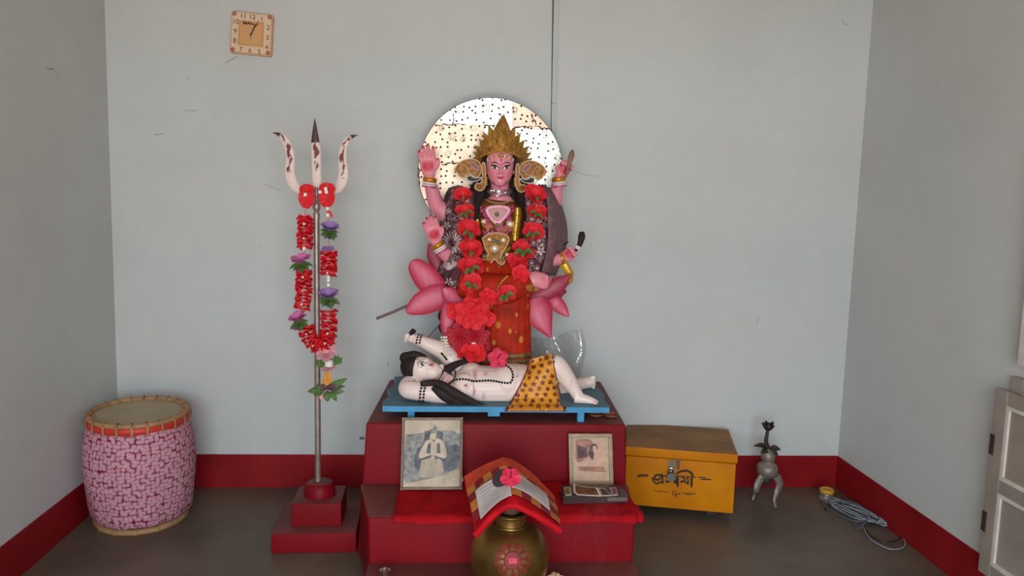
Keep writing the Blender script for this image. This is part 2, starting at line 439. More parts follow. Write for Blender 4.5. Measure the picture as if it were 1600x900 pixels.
# ------------------------------------------------------------------ altar plinth
def red_cement(name, dusty):
    M = mat(name, RGB(128, 12, 25) if not dusty else RGB(118, 62, 58), rough=.46 if not dusty else .6, var=.12 if not dusty else .25, vscale=3.2, bump=.05, bscale=18, spec=.16 if not dusty else .3)
    return M
M_red = red_cement('red_oxide_cement', False); M_redtop = red_cement('red_oxide_cement_dusty_top', True)
def stepped(name, b, t, parent, bev=.012):
    V, F = hexa(b, t, bev)
    g = G().add((V, F)); me = part(name, g, [M_red, M_redtop], parent, ang=30)
    for p in me.data.polygons: p.material_index = 1 if p.normal.z > .8 else 0
    return me
AZ1, AZ2, AZ3 = .563, .31, .135
alt = thing('altar_plinth', (.19, -.75, 0), 'red oxide cement altar plinth rising in three steps against the back wall', 'altar')
stepped('top_block', [(-.375, -.772, 0), (.748, -.772, 0), (.748, -.008, 0), (-.375, -.008, 0)], [(-.344, -.765, AZ1), (.722, -.765, AZ1), (.757, -.008, AZ1), (-.31, -.008, AZ1)], alt)
stepped('middle_step', [(-.366, -.77, 0), (.742, -.77, 0), (.69, -1.112, 0), (-.29, -1.112, 0)], [(-.366, -.766, AZ2), (.742, -.766, AZ2), (.695, -1.11, AZ2), (-.297, -1.11, AZ2)], alt)
stepped('bottom_step', [(-.31, -1.11, 0), (.71, -1.11, 0), (.69, -1.58, 0), (-.29, -1.58, 0)], [(-.30, -1.106, AZ3), (.70, -1.106, AZ3), (.69, -1.57, AZ3), (-.29, -1.57, AZ3)], alt)
part('nail', sweep([(-.355, -.72, .485), (-.375, -.722, .487)], .005, 8), M_iron, alt)

# ------------------------------------------------------------------ trident plinth
rp = Matrix.Rotation(math.radians(1.5), 3, 'Z')
pc = Vector((-.562, -.566, 0))
ped = thing('trident_plinth', pc, 'small red cement plinth of two square slabs and a dome holding the trident', 'plinth')
def pslab(name, h, w, z0, z1):
    q = lambda s, z: [pc+rp @ Vector((x*s, y*s, z)) for x, y in ((-1, -1), (1, -1), (1, 1), (-1, 1))]
    o = part(name, hexa(q(w, z0), q(w*.99, z1), .006), [M_red, M_redtop], ped, ang=30)
    for p in o.data.polygons: p.material_index = 1 if p.normal.z > .8 else 0
pslab('lower_slab', 0, .174, 0, .085); pslab('upper_slab', 0, .104, .085, .186)
o = part('dome', lathe([(.068, .186), (.067, .205), (.06, .232), (.05, .243), (.02, .245), (0, .245)], (pc.x, pc.y, 0), 28), [M_red, M_redtop], ped, ang=60)
for p in o.data.polygons: p.material_index = 1 if p.normal.z > .8 else 0

# ------------------------------------------------------------------ trident
TY = -.566
M_pole = mat('steel_pole_worn', RGB(168, 150, 142), rough=.4, metal=.55, var=.25, vscale=14)
M_blade = mat('trident_paint', (1, 1, 1, 1), rough=.5, var=.08, vscale=30, attr='paint', bump=.15, bscale=60)
tri = thing('trident', at(497, 750, TY), 'tall steel trident with cream painted blades, dark tips and red smears', 'trident')
zb, zt = .243, at(496, 345, TY).z
xb, xt = at(497, 750, TY).x, at(494.5, 345, TY).x
part('pole', sweep([(xb, TY, .2455), (xt, TY, zt)], .0125, 18), M_pole, tri)
fin = [(345, 4.6), (340, 5.0), (334, 5.2), (330, 3.6), (328, 5.2), (322, 6.2), (317, 5.2), (315, 3.8), (313, 5.4), (311, 5.4), (309, 4), (303, 4.3), (296, 3.6), (292, 3)]
kx = 3.36/FPX*1.0
P = [at(494.6, y, TY) for y, r in fin]
part('turned_finial', sweep(P, [r*kx for y, r in fin], 20), M_pole, tri)
def blade(pts, n, tipfrac, blobs):
    """pts: (px, py, half width px) from the tip down"""
    R = cr([tuple(at(x, y, TY))+(w*kx,) for x, y, w in pts], n)
    C = [Vector(r[:3]) for r in R]; Wd = [max(.0006, r[3]) for r in R]
    V, F = sweep(C, [(.0035+.18*w, w) for w in Wd], 28, (0, -1, 0))
    tip = C[int(n*tipfrac)]
    d = (C[int(n*tipfrac)+2]-C[int(n*tipfrac)]).normalized()
    def fn(co, c):
        s = (co-np.array(tip))@np.array(d)
        i0 = np.argmin(((co[:, None, :]-np.array([tuple(x) for x in C])[None])**2).sum(2), axis=1)
        dist = np.sqrt(((co-np.array([tuple(x) for x in C])[i0])**2).sum(1))/np.array(Wd)[i0]
        u = i0/(n-1)
        wob = np.sin(i0*1.7)*.5+np.sin(i0*.63+1)*.5
        wob = np.sin(u*31+tip.x*40)*.6+np.sin(u*57+1+tip.x*9)*.4
        side = np.sign(co[:, 0]-np.array([x.x for x in C])[i0]); w2 = np.sin(u*43+side*2+tip.x*20)
        sm = (u > tipfrac) & (u < .62) & (dist < .50+.16*wob+.14*w2-.35*np.clip((u-.5)*8, 0, 1)) & (wob > -.9)
        c[sm] = RGB(118, 36, 42); c[u <= tipfrac] = RGB(74, 44, 44)
        return c
    return part('blade', (V, F), M_blade, tri, paint=(RGB(226, 205, 196), [fn]), ang=60)
Z6 = lambda l: [(400+x/5.294, 170+y/5.294, w/5.294/2) for x, y, w in l]
blade(Z6([(485, 75, 1), (488, 160, 32), (490, 255, 60), (496, 330, 76), (499, 430, 80), (500, 530, 74), (503, 590, 78), (501, 630, 66), (500, 668, 40)]), 130, .29, None)
blade(Z6([(133, 197, 1), (180, 208, 26), (228, 242, 56), (265, 310, 68), (283, 400, 74), (278, 500, 82), (288, 580, 88), (330, 650, 78), (390, 688, 60), (480, 690, 50)]), 130, .15, None)
blade(Z6([(845, 217, 1), (800, 228, 26), (755, 258, 50), (722, 330, 62), (716, 430, 72), (724, 530, 84), (708, 610, 84), (665, 670, 70), (600, 700, 52), (520, 690, 48)]), 130, .14, None)

# ------------------------------------------------------------------ garland on the trident
M_rib = mat('red_ribbon_satin', RGB(226, 32, 40), rough=.5, var=.2, vscale=30, spec=.3)
M_purple = mat('purple_petal_cloth', RGB(184, 150, 206), rough=.6, var=.3, vscale=60, col2=RGB(112, 66, 142))
M_pinkp = mat('pink_petal_cloth', RGB(224, 140, 190), rough=.6, var=.3, vscale=60, col2=RGB(176, 70, 134))
M_leaf = mat('green_leaf_cloth', RGB(96, 128, 62), rough=.55, var=.3, vscale=40, col2=RGB(52, 82, 36))
M_white = mat('white_plastic_bead', RGB(238, 230, 222), rough=.45, var=.06)
M_org = mat('orange_ribbon', RGB(232, 150, 30), rough=.45, var=.2, vscale=30)
kt = 3.33/FPX
GY = TY-.035
gar = thing('trident_garland', at(512, 600, GY), 'garland of red pleated ribbon with purple and pink cloth flowers hung on the trident', 'garland')
def frill(r, th, nz, amp, seed):
    """one frilled ribbon disc lying in xy"""
    rnd = random.Random(seed); V = []; F = []; seg = 36; ph = rnd.random()*6
    R = [.12, .5, .8, 1.]
    for s in (1, -1):
        for q in R:
            for k in range(seg):
                a = 2*PI*k/seg; w = 1+.07*math.sin(a*5+ph*2)+.05*math.sin(a*9+ph)
                V.append(Vector((r*q*w*math.cos(a), r*q*w*math.sin(a), s*th/2+amp*q*q*math.sin(a*nz+ph)+amp*.6*q*math.sin(a*2+ph*3))))
    n = len(R)
    for s in range(2):
        o = s*n*seg
        for i in range(n-1):
            for k in range(seg): F.append((o+i*seg+k, o+i*seg+(k+1) % seg, o+(i+1)*seg+(k+1) % seg, o+(i+1)*seg+k))
    for k in range(seg):
        for i in (0, n-1): F.append((i*seg+k, i*seg+(k+1) % seg, n*seg+i*seg+(k+1) % seg, n*seg+i*seg+k))
    return V, F
FR = [mesh('ribbon_disc', frill(12.5*kt, .006, 5, 1.9*kt, s), M_rib) for s in range(4)]
BEAD = mesh('bead', sweep([(0, 0, -2.2*kt), (0, 0, 2.2*kt)], 2.4*kt, 10), M_white)
def stack(path, step, sx=1.):
    P = cr([tuple(at(x, y, GY)) for x, y in path], 60); d = np.r_[0, np.cumsum(np.linalg.norm(np.diff(P, axis=0), axis=1))]
    n = max(2, int(d[-1]/(step*kt)))
    for i in range(n+1):
        s = d[-1]*i/n; c = Vector([np.interp(s, d, P[:, j]) for j in range(3)]); c2 = Vector([np.interp(min(d[-1], s+.004), d, P[:, j]) for j in range(3)]); c1 = Vector([np.interp(max(0, s-.004), d, P[:, j]) for j in range(3)])
        t = (c2-c1).normalized(); tilt = Vector((random.uniform(-.12, .12), random.uniform(-.35, -.05), random.uniform(-.1, .1)))
        inst('ribbon_disc', FR[i % 4], gar, c, frame(t+tilt, (0, 1, 0), random.random()*6), (sx*random.uniform(.9, 1.06),)*2+(1,))
        if i % 4 == 1: inst('bead', BEAD, gar, c+t*(step*kt*.5)+Vector((0, -10.5*kt*sx, 0)), frame(t), .7)
stack([(477, 341), (477, 365), (476, 386)], 5.4); stack([(475, 424), (475, 455), (472, 482)], 5.2)
stack([(478, 513), (484, 530), (496, 541), (508, 536), (514, 522)], 5.); stack([(514, 487), (514, 505), (513, 522)], 5.6); stack([(513, 396), (514, 412), (513, 428)], 5.2)
def rosette(r, n, seed):
    g = G(); rnd = random.Random(seed)
    for k in range(n):
        a = 2*PI*k/n; d = Vector((math.cos(a), math.sin(a), 0)); C = [d*(r*u)+Vector((0, 0, .12*r*math.sin(u*2)+.05*r*(k % 2))) for u in (.02, .35, .7, 1.)]
        g.add(sheet(C, [.06*r, .2*r, .32*r, .34*r], (0, 0, 1), cup=.35, th=.0012, nv=4))
    return g
ROS = [mesh('pleated_rosette', rosette(1., 14, s), M_rib) for s in range(2)]
for x, y, sx, sy in ((480, 296, 11, 8), (479.5, 309, 12, 16), (511.5, 295, 12, 9), (511, 309, 12, 15)):
    o = inst('pleated_rosette', ROS[0], gar, at(x, y, GY-.01), frame((.05 if x < 500 else -.05, -1, .1)), (sx*kt, sy*kt, 12*kt))
for x, y in ((477, 304), (509, 295), (510, 300), (512, 326), (512, 336), (513, 433), (513, 438), (513, 445), (475, 388), (500, 300)):
    inst('bead', BEAD, gar, at(x, y, GY-.022), frame((0, 0, 1)), 1.1)
for pts, w in (([(509, 322), (512, 328), (517, 334), (519, 340)], 4), ([(473, 322), (477, 323), (484, 325)], 4)):
    part('ribbon_tail', ribbon([at(x, y, GY-.01) for x, y in pts], w*kt, (0, -1, 0), .0012), M_rib, gar)
def blossom(r, rings, seed, pw=.5, cone=.5):
    """cloth flower opening along +z; rings: (count, length, lift angle)"""
    g = G(); rnd = random.Random(seed)
    for j, (n, l, lift) in enumerate(rings):
        for k in range(n):
            a = 2*PI*(k+.5*j)/n+rnd.uniform(-.1, .1); d = Vector((math.cos(a), math.sin(a), 0)); L_ = l*r*rnd.uniform(.9, 1.08)
            e = lift+rnd.uniform(-.12, .12); C = []
            p = Vector((0, 0, 0)); nst = 6
            for i in range(nst+1):
                C.append(p.copy()); an = e*(1-.9*i/nst)+.05; p = p+(d*math.cos(an)+Vector((0, 0, 1))*math.sin(an))*(L_/nst)
            Wd = [L_*pw*w for w in (.12, .42, .72, .92, 1., .82, .28)]
            nn = Vector((0, 0, 1))*math.cos(e)-d*math.sin(e)
            g.add(sheet(C, Wd, nn, cup=.28, th=.0008, nv=6, ruf=.16, rufn=2, ph=rnd.random()*6))
    return g
def leaves(r, n, seed, l=1., lift=.1, arc=2*PI, a0=0.):
    g = G(); rnd = random.Random(seed)
    for k in range(n):
        a = a0+arc*(k+.5)/n+rnd.uniform(-.15, .15); d = Vector((math.cos(a), math.sin(a), 0)); L_ = l*r*rnd.uniform(.85, 1.15)
        C = [d*(L_*u)+Vector((0, 0, L_*(lift*u-.25*u*u))) for u in (0, .2, .4, .6, .8, 1.)]
        g.add(sheet(C, [L_*w for w in (.05, .2, .3, .28, .18, .02)], (0, 0, 1), cup=.3, cup2=.15, th=.0008, nv=4))
    return g
BL_P = mesh('flower_head', blossom(1., [(7, 1., .75), (6, .85, 1.15)], 3, .38), M_purple)
BL_K = mesh('flower_head', blossom(1., [(7, 1., .8), (6, .9, 1.15), (4, .7, 1.35)], 4, .38), M_pinkp)
LF = [mesh('leaf_whorl', leaves(1., 8, s, 1., .1), M_leaf) for s in (1, 2)]
SEP = mesh('lower_petals', blossom(1., [(8, .8, -.1)], 9, .38), M_purple)
def gflower(x, y, r, me, lean, drop=10, sep=True, lf=0):
    p = at(x, y+7, GY-.012); ax = Vector((lean, -.4, .95))
    o = inst('flower_head', me, gar, p, frame(ax, (0, 1, 0), random.random()*6), r*kt)
    q = at(x, y+drop, GY-.01)
    inst('leaf_whorl', LF[lf], gar, q, frame(Vector((lean, -.45, .9)), (0, 1, 0), random.random()*6), (r*.85*kt, r*.85*kt, r*1.1*kt))
    if sep: inst('lower_petals', SEP if me is BL_P else SEPK, gar, at(x, y+drop+5, GY-.006), frame(Vector((lean, -.3, .9)), (0, 1, 0), 1.), r*.75*kt)
SEPK = mesh('lower_petals', blossom(1., [(8, .8, -.1)], 9, .38), M_pinkp)
gflower(515, 354, 19, BL_P, .15); gflower(513, 459, 20, BL_P, .05, lf=1); gflower(471, 405, 20, BL_K, -.1, lf=1); gflower(467, 495, 19, BL_K, -.25, drop=11)
inst('flower_head', SEP, gar, at(512, 389, GY-.01), frame((0, -.4, 1), (0, 1, 0)), 14*kt)
M_pale = mat('pale_pink_petal_cloth', RGB(232, 160, 172), rough=.6, var=.25, vscale=60)
inst('flower_head', mesh('flower_head', blossom(1., [(9, 1., .35), (7, .7, .9)], 12, .3), M_pale), gar, at(510, 553, GY-.015), frame((0, -.7, .7), (0, 1, 0)), 17*kt)
inst('lower_petals', mesh('lower_petals', blossom(1., [(8, .8, -.1)], 19, .36), M_pale), gar, at(512, 574, GY-.012), frame((0, -.4, .9), (0, 1, 0)), 15*kt)
for x, y, s in ((500, 568, 1), (526, 563, -1)):
    inst('leaf_whorl', LF[0], gar, at(x, y, GY-.02), frame((-.3*s, -1, .2), (0, 0, 1)), 9*kt)
part('sleeve', sweep([at(514, 562, GY-.02), at(514, 572, GY-.02)], 6.5*kt, 14), M_white, gar)
for a, b2 in (((511, 580), (506, 606)), ((514, 580), (517, 604))):
    part('orange_tail', ribbon([at(*a, GY-.012), at((a[0]+b2[0])/2-1, (a[1]+b2[1])/2, GY-.016), at(*b2, GY-.01)], [5*kt, 7*kt, 6*kt], (0, -1, 0), .001), M_org, gar)
def leafblade(p0, p1, w, M, par, nrm=(0, -1, .2), name='leaf', bend=.25, cup=.3):
    p0, p1 = Vector(p0), Vector(p1); L_ = (p1-p0).length; nn = Vector(nrm).normalized()
    C = [p0.lerp(p1, u)+nn*(L_*bend*math.sin(u*PI)) for u in (0, .17, .34, .5, .67, .84, 1)]
    return part(name, sheet(C, [w*q for q in (.12, .6, .95, 1., .8, .45, .02)], nn, cup=cup, th=.001, nv=6), M, par)
M_leafd = mat('dark_purple_leaf_cloth', RGB(104, 70, 84), rough=.6, var=.25, vscale=40)
for x0, y0, x1, y1, w, M in ((513, 606, 480, 612, 6, M_leaf), (512, 608, 543, 591, 6, M_leaf), (516, 608, 538, 612, 6, M_leaf), (512, 610, 512, 628, 6, M_leaf), (518, 608, 526, 627, 5, M_leaf), (506, 606, 540, 603, 5, M_leafd), (513, 604, 494, 606, 5, M_leafd), (508, 612, 500, 624, 5, M_pale), (514, 604, 517, 612, 4, M_pinkp), (506, 609, 490, 618, 5, M_leaf)):
    leafblade(at(x0, y0, GY), at(x1, y1, GY-.02), w*kt, M, gar)
part('string', tube([at(490, 296, GY+.01), at(477, 330, GY), at(476, 420, GY), at(470, 500, GY), at(486, 532, GY), at(505, 540, GY), at(514, 500, GY), at(514, 440, GY), at(513, 350, GY), at(508, 315, GY), at(498, 297, GY+.01)], .0012, 60, 5), M_rib, gar)
part('string', tube([at(510, 540, GY), at(513, 565, GY), at(513, 608, GY)], .0012, 12, 5), M_rib, gar)

# ------------------------------------------------------------------ drum in the corner
def cloth_print(name):
    M = mat(name, RGB(190, 130, 150), rough=.9, spec=.05); nt, N, L, b = nodes_of(M)
    tc = N.new('ShaderNodeTexCoord'); sp = N.new('ShaderNodeSeparateXYZ'); L.new(tc.outputs['Object'], sp.inputs[0])
    at2 = N.new('ShaderNodeMath'); at2.operation = 'ARCTAN2'; L.new(sp.outputs['Y'], at2.inputs[0]); L.new(sp.outputs['X'], at2.inputs[1])
    mu = N.new('ShaderNodeMath'); mu.operation = 'MULTIPLY'; mu.inputs[1].default_value = .21; L.new(at2.outputs[0], mu.inputs[0])
    cb = N.new('ShaderNodeCombineXYZ'); L.new(mu.outputs[0], cb.inputs[0]); L.new(sp.outputs['Z'], cb.inputs[1])
    vo = N.new('ShaderNodeTexVoronoi'); vo.voronoi_dimensions = '2D'; vo.inputs['Scale'].default_value = 60; vo.inputs['Randomness'].default_value = .62; L.new(cb.outputs[0], vo.inputs['Vector'])
    r = ramp(N, [(0, RGB(150, 50, 80)), (.10, RGB(150, 50, 80)), (.17, RGB(204, 150, 162)), (.28, RGB(226, 192, 198)), (.37, RGB(196, 136, 152)), (.46, RGB(164, 84, 108)), (.56, RGB(176, 104, 126)), (.66, RGB(116, 20, 50))])
    L.new(vo.outputs['Distance'], r.inputs[0])
    wv = N.new('ShaderNodeTexWave'); wv.bands_direction = 'Y'; wv.inputs['Scale'].default_value = 5.2; wv.inputs['Distortion'].default_value = .6; L.new(cb.outputs[0], wv.inputs['Vector'])
    mx = N.new('ShaderNodeMix'); mx.data_type = 'RGBA'; mx.blend_type = 'MIX'; mx.inputs['B'].default_value = RGB(214, 168, 186)
    m2 = N.new('ShaderNodeMath'); m2.operation = 'MULTIPLY'; m2.inputs[1].default_value = .2; L.new(wv.outputs['Fac'], m2.inputs[0]); L.new(m2.outputs[0], mx.inputs['Factor'])
    L.new(r.outputs[0], mx.inputs['A']); L.new(mx.outputs['Result'], b.inputs['Base Color'])
    return M
M_print = cloth_print('drum_cover_print')
M_skin = mat('drum_skin', RGB(176, 158, 128), rough=.6, var=.12, vscale=7)
M_cane = mat('cane_tan', RGB(178, 134, 92), rough=.6, var=.2, vscale=24)
M_redp = mat('red_enamel', RGB(212, 58, 46), rough=.45, var=.15, vscale=12)
M_darkw = mat('drum_wood_dark', RGB(64, 44, 38), rough=.7)
dc = Vector((-1.387, -.368, 0)); dax = Vector((.012, -.045, 1)).normalized()
dr = thing('drum', dc, 'large barrel drum wrapped in pink printed cloth standing in the corner', 'drum')
def wob(a, h): return 1+.012*math.sin(3*a+h*9)+.010*math.sin(7*a+1+h*14)+(.02*math.sin(11*a+h*5) if h < .12 else 0)
part('cover_cloth', lathe([(.196, .038), (.206, .05), (.214, .10), (.226, .19), (.232, .27), (.227, .36), (.213, .44), (.205, .468), (.19, .47)], dc, 64, dax, wob), M_print, dr, ang=60)
part('shell', lathe([(.18, .012), (.184, .05), (.19, .45), (.195, .488)], dc, 40, dax), M_darkw, dr)
def ring(r, h, tr, tz, seg=48):
    q = Vector((0, 0, 1)).rotation_difference(dax)
    P = [dc+q @ Vector((r*math.cos(2*PI*k/seg), r*math.sin(2*PI*k/seg), h)) for k in range(seg)]
    return sweep(P, [(tz, tr)]*seg, 10, dax, True)
part('red_hoop', ring(.203, .474, .009, .017), M_redp, dr)
part('rim_hoop', ring(.198, .497, .012, .011), M_cane, dr)
part('drum_head', lathe([(.19, .486), (.186, .494), (.16, .4935), (.08, .4925), (0, .492)], dc, 48, dax), M_skin, dr, ang=60)
part('bottom_hoop', ring(.182, .016, .015, .015), M_cane, dr)
q = Vector((0, 0, 1)).rotation_difference(dax)
for k in range(22):
    a = 2*PI*k/22+.1; d = Vector((math.cos(a), math.sin(a), 0))
    pts = [d*.176+Vector((0, 0, .500)), d*.197+Vector((0, 0, .511)), d*.213+Vector((0, 0, .50)), d*.2145+Vector((0, 0, .474)), d*.212+Vector((0, 0, .452))]
    part('lacing_strap', sweep([dc+q @ p for p in pts], [(.0022, .0055)]*5, 8, q @ d), M_cane, dr)
for k in range(14):
    a = 2*PI*k/14; d = Vector((math.cos(a), math.sin(a), 0)); pts = [d*.175+Vector((0, 0, .034)), d*.198+Vector((0, 0, .03)), d*.199+Vector((0, 0, .010)), d*.185+Vector((0, 0, .001))]
    part('hoop_tie', sweep([dc+q @ p for p in pts], [(.0015, .004)]*4, 8, q @ d), M_cane, dr)

# ------------------------------------------------------------------ wall clock
M_ckf = mat('clock_frame_pink_beige', RGB(212, 160, 122), rough=.45, var=.1, vscale=10)
M_ckd = mat('clock_face_cream', RGB(228, 196, 164), rough=.5, var=.05)
M_ckb = mat('clock_border_tan', RGB(206, 152, 92), rough=.5, var=.05)
M_cki = mat('clock_inner_tan', RGB(216, 160, 104), rough=.5, var=.05)
M_ink = mat('clock_ink_brown', RGB(84, 62, 50), rough=.6); M_blk = mat('clock_hand_black', RGB(30, 24, 22), rough=.5)
M_stud = mat('clock_stud_brown', RGB(178, 112, 88), rough=.5)
ck0 = at(395.2, 54.6, 0); cu = Vector((math.cos(.062), 0, -math.sin(.062))); cv = Vector((math.sin(.062), 0, math.cos(.062)))
# the clock hangs leaning a little forward at its top
CW = .0945
def ck(u, v, d=0.): return ck0+cu*(u*CW)+cv*(v*CW)+Vector((0, -d, 0))
clk = thing('wall_clock', ck(0, -1), 'small square beige wall clock hanging slightly crooked on the back wall', 'clock')
def rrect(w, h, r, n=6):
    P = []
    for sx, sy, a0 in ((1, 1, 0), (-1, 1, PI/2), (-1, -1, PI), (1, -1, 3*PI/2)):
        for i in range(n+1): a = a0+PI/2*i/n; P.append((sx*(w-r)+r*math.cos(a), sy*(h-r)+r*math.sin(a)))
    return P
def plate(w, h, r, d0, d1, M, name, par=None, dx=0, dy=0): return part(name, prism([ck(x+dx, y+dy, d0) for x, y in rrect(w, h, r)], (0, d0-d1, 0)), M, par or clk, ang=25)
plate(1, 1, .11, .001, .026, M_ckf, 'frame')
plate(.93, .94, .09, .026, .028, M_ckd, 'dial', dx=-.015, dy=.02)
plate(.62, .60, .05, .028, .0295, M_ckb, 'dial_border', dx=-.02)
plate(.52, .49, .03, .0295, .0305, M_cki, 'dial_centre', dx=-.02)
for x, y in ((-.86, .88), (.84, .88), (-.86, -.84), (.84, -.84)):
    part('corner_stud', lathe([(.011, 0), (.010, .003), (.006, .005), (0, .0055)], ck(x, y, .026), 16, (0, -1, 0)), M_stud, clk)
def text_mesh(s, size):
    cv_ = bpy.data.curves.new('t', 'FONT'); cv_.body = s; cv_.size = size; cv_.align_x = 'CENTER'; cv_.align_y = 'CENTER'; cv_.extrude = .0003
    o = bpy.data.objects.new('t', cv_); COL.objects.link(o); dg = bpy.context.evaluated_depsgraph_get(); dg.update()
    m2 = bpy.data.meshes.new_from_object(o.evaluated_get(dg)); V = [v.co.copy() for v in m2.vertices]; F = [tuple(p.vertices) for p in m2.polygons]
    bpy.data.objects.remove(o); bpy.data.meshes.remove(m2); bpy.data.curves.remove(cv_); return V, F
for n, x, y in ((12, .0, .80), (11, -.43, .80), (1, .47, .74), (10, -.78, .50), (2, .79, .36), (9, -.79, .03), (3, .78, -.11), (8, -.79, -.42), (4, .77, -.58), (7, -.47, -.80), (6, -.03, -.81), (5, .42, -.84)):
    V, F = text_mesh(str(n), .031)
    part('numeral', ([ck(x, y, .0287)+cu*p.x+cv*p.y-Vector((0, p.z, 0)) for p in V], F), M_ink, clk, smooth=False)
hc = (.0, -.03)
def hand_(name, x, y, w, d, M, tail=0.):
    dx, dy = x-hc[0], y-hc[1]
    part(name, sweep([ck(hc[0]-dx*tail, hc[1]-dy*tail, d), ck(x, y, d)], [(.0008, w), (.0008, w*.55)], 6, (0, -1, 0)), M, clk)
hand_('hour_hand', .17, .42, .0034, .033, M_blk, .1); hand_('minute_hand', .34, .66, .0018, .0345, M_blk, .12); hand_('second_hand', -.02, -.30, .0011, .036, M_ink, .3)
part('hand_cap', lathe([(.005, 0), (.004, .003), (0, .004)], ck(hc[0], hc[1], .034), 12, (0, -1, 0)), M_ink, clk)
sq = [(-.42, .42), (-.40, .54), (-.34, .50), (-.38, .44), (-.30, .44), (-.27, .52), (-.24, .44), (-.19, .46), (-.14, .54), (-.12, .45), (-.06, .46), (-.02, .50), (.02, .44), (.08, .44), (.13, .48), (.17, .41), (.22, .46), (.28, .45), (.30, .38)]
part('dial_script', ribbon([ck(x, y, .0312) for x, y in sq], .0042, (0, -1, 0), .0004, n=90), M_blk, clk)
part('dial_dot', lathe([(.005, 0), (.004, .001), (0, .001)], ck(-.27, -.72, .0287), 14, (0, -1, 0)), M_ckd, clk)

# ------------------------------------------------------------------ yellow trunk
M_yel = mat('trunk_yellow_paint', RGB(208, 128, 2), rough=.5, var=.12, vscale=5, bump=.06, bscale=22, spec=.15, col2=RGB(186, 104, 0))
M_yeltop = mat('trunk_lid_dusty', RGB(150, 104, 58), rough=.65, var=.25, vscale=8)
M_lock = mat('padlock_steel', RGB(120, 112, 100), rough=.4, metal=.7, var=.2, vscale=20)
M_chrome = mat('shackle_bright', RGB(220, 218, 212), rough=.2, metal=1.)
M_let = mat('lettering_brown_paint', RGB(52, 30, 16), rough=.6, var=.1); M_letw = mat('lettering_pale_edge', RGB(196, 160, 100), rough=.6)
T0, T1 = Vector((.826, -.346, 0)), Vector((1.316, -.462, 0))       # front edge, left and right
tu = (T1-T0); tw = tu.length; tu.normalize(); tn = Vector((tu.y, -tu.x, 0)); tb = -tn
if tn.y > 0: tn, tb = tb, tn
TD, TZ0, TZS, TZ1 = .40, .048, .287, .334
def tp(a, d, z): return T0+tu*a+tb*d+Vector((0, 0, z))
trk = thing('offering_chest', tp(tw/2, TD/2, 0), 'yellow painted wooden offering chest with brown lettering and a padlock beside the altar', 'chest')
part('body', hexa([tp(0, 0, TZ0), tp(tw, 0, TZ0), tp(tw, TD, TZ0), tp(0, TD, TZ0)], [tp(0, 0, TZS), tp(tw, 0, TZS), tp(tw, TD, TZS), tp(0, TD, TZS)], .004), M_yel, trk, ang=30)
o = part('lid', hexa([tp(-.004, -.006, TZS+.004), tp(tw+.006, -.006, TZS+.004), tp(tw+.006, TD, TZS+.004), tp(-.004, TD, TZS+.004)], [tp(-.004, -.006, TZ1), tp(tw+.006, -.006, TZ1), tp(tw+.006, TD, TZ1), tp(-.004, TD, TZ1)], .004), [M_yel, M_yeltop], trk, ang=30)
for p in o.data.polygons: p.material_index = 1 if p.normal.z > .8 else 0
for a in (.05, tw-.09):
    for d in (.10, TD-.05): part('foot', box(tp(a, d, TZ0/2+.001), (.05, .05, TZ0), Matrix.Rotation(math.atan2(tu.y, tu.x), 3, 'Z'), .003), M_darkw, trk, smooth=False)
def tf(px, py, off=.0008): return atP(px, py, T0, tn)+tn*off
Z3 = lambda l: [tf(1000+x/11.25, 710+y/11.25) for x, y in l]
kz = 2.83e-3/11.25*1.0
hs = part('hasp', prism([tf(x, y, .001) for x, y in ((1044.5, 719), (1055, 719), (1054, 741), (1045, 741))], tn*.004), M_lock, trk, ang=25, label='grey metal hasp plate')
part('keeper', prism([tf(x, y, .001) for x, y in ((1056, 716), (1063, 716), (1062, 731), (1059, 734), (1057, 731))], tn*.003), mat('rust_stain_metal', RGB(120, 86, 60), rough=.7), trk, ang=25)
pd = part('padlock', prism([tf(x, y, .010) for x, y in [(1048.6+7.2*math.cos(a), 743.5+6.8*math.sin(a)) for a in np.linspace(0, 2*PI, 20)[:-1]]], tn*.014), M_lock, trk, ang=30)
part('shackle', tube([tf(x, y, .017) for x, y in ((1044, 740), (1044.2, 734), (1046.5, 730), (1049.5, 729.6), (1052, 733), (1052.4, 740))], .0032, 18, 8), M_chrome, pd)
part('lock_button', ball(tf(1048.6, 735, .012), (.007, .004, .006), 10, 7), M_chrome, pd)
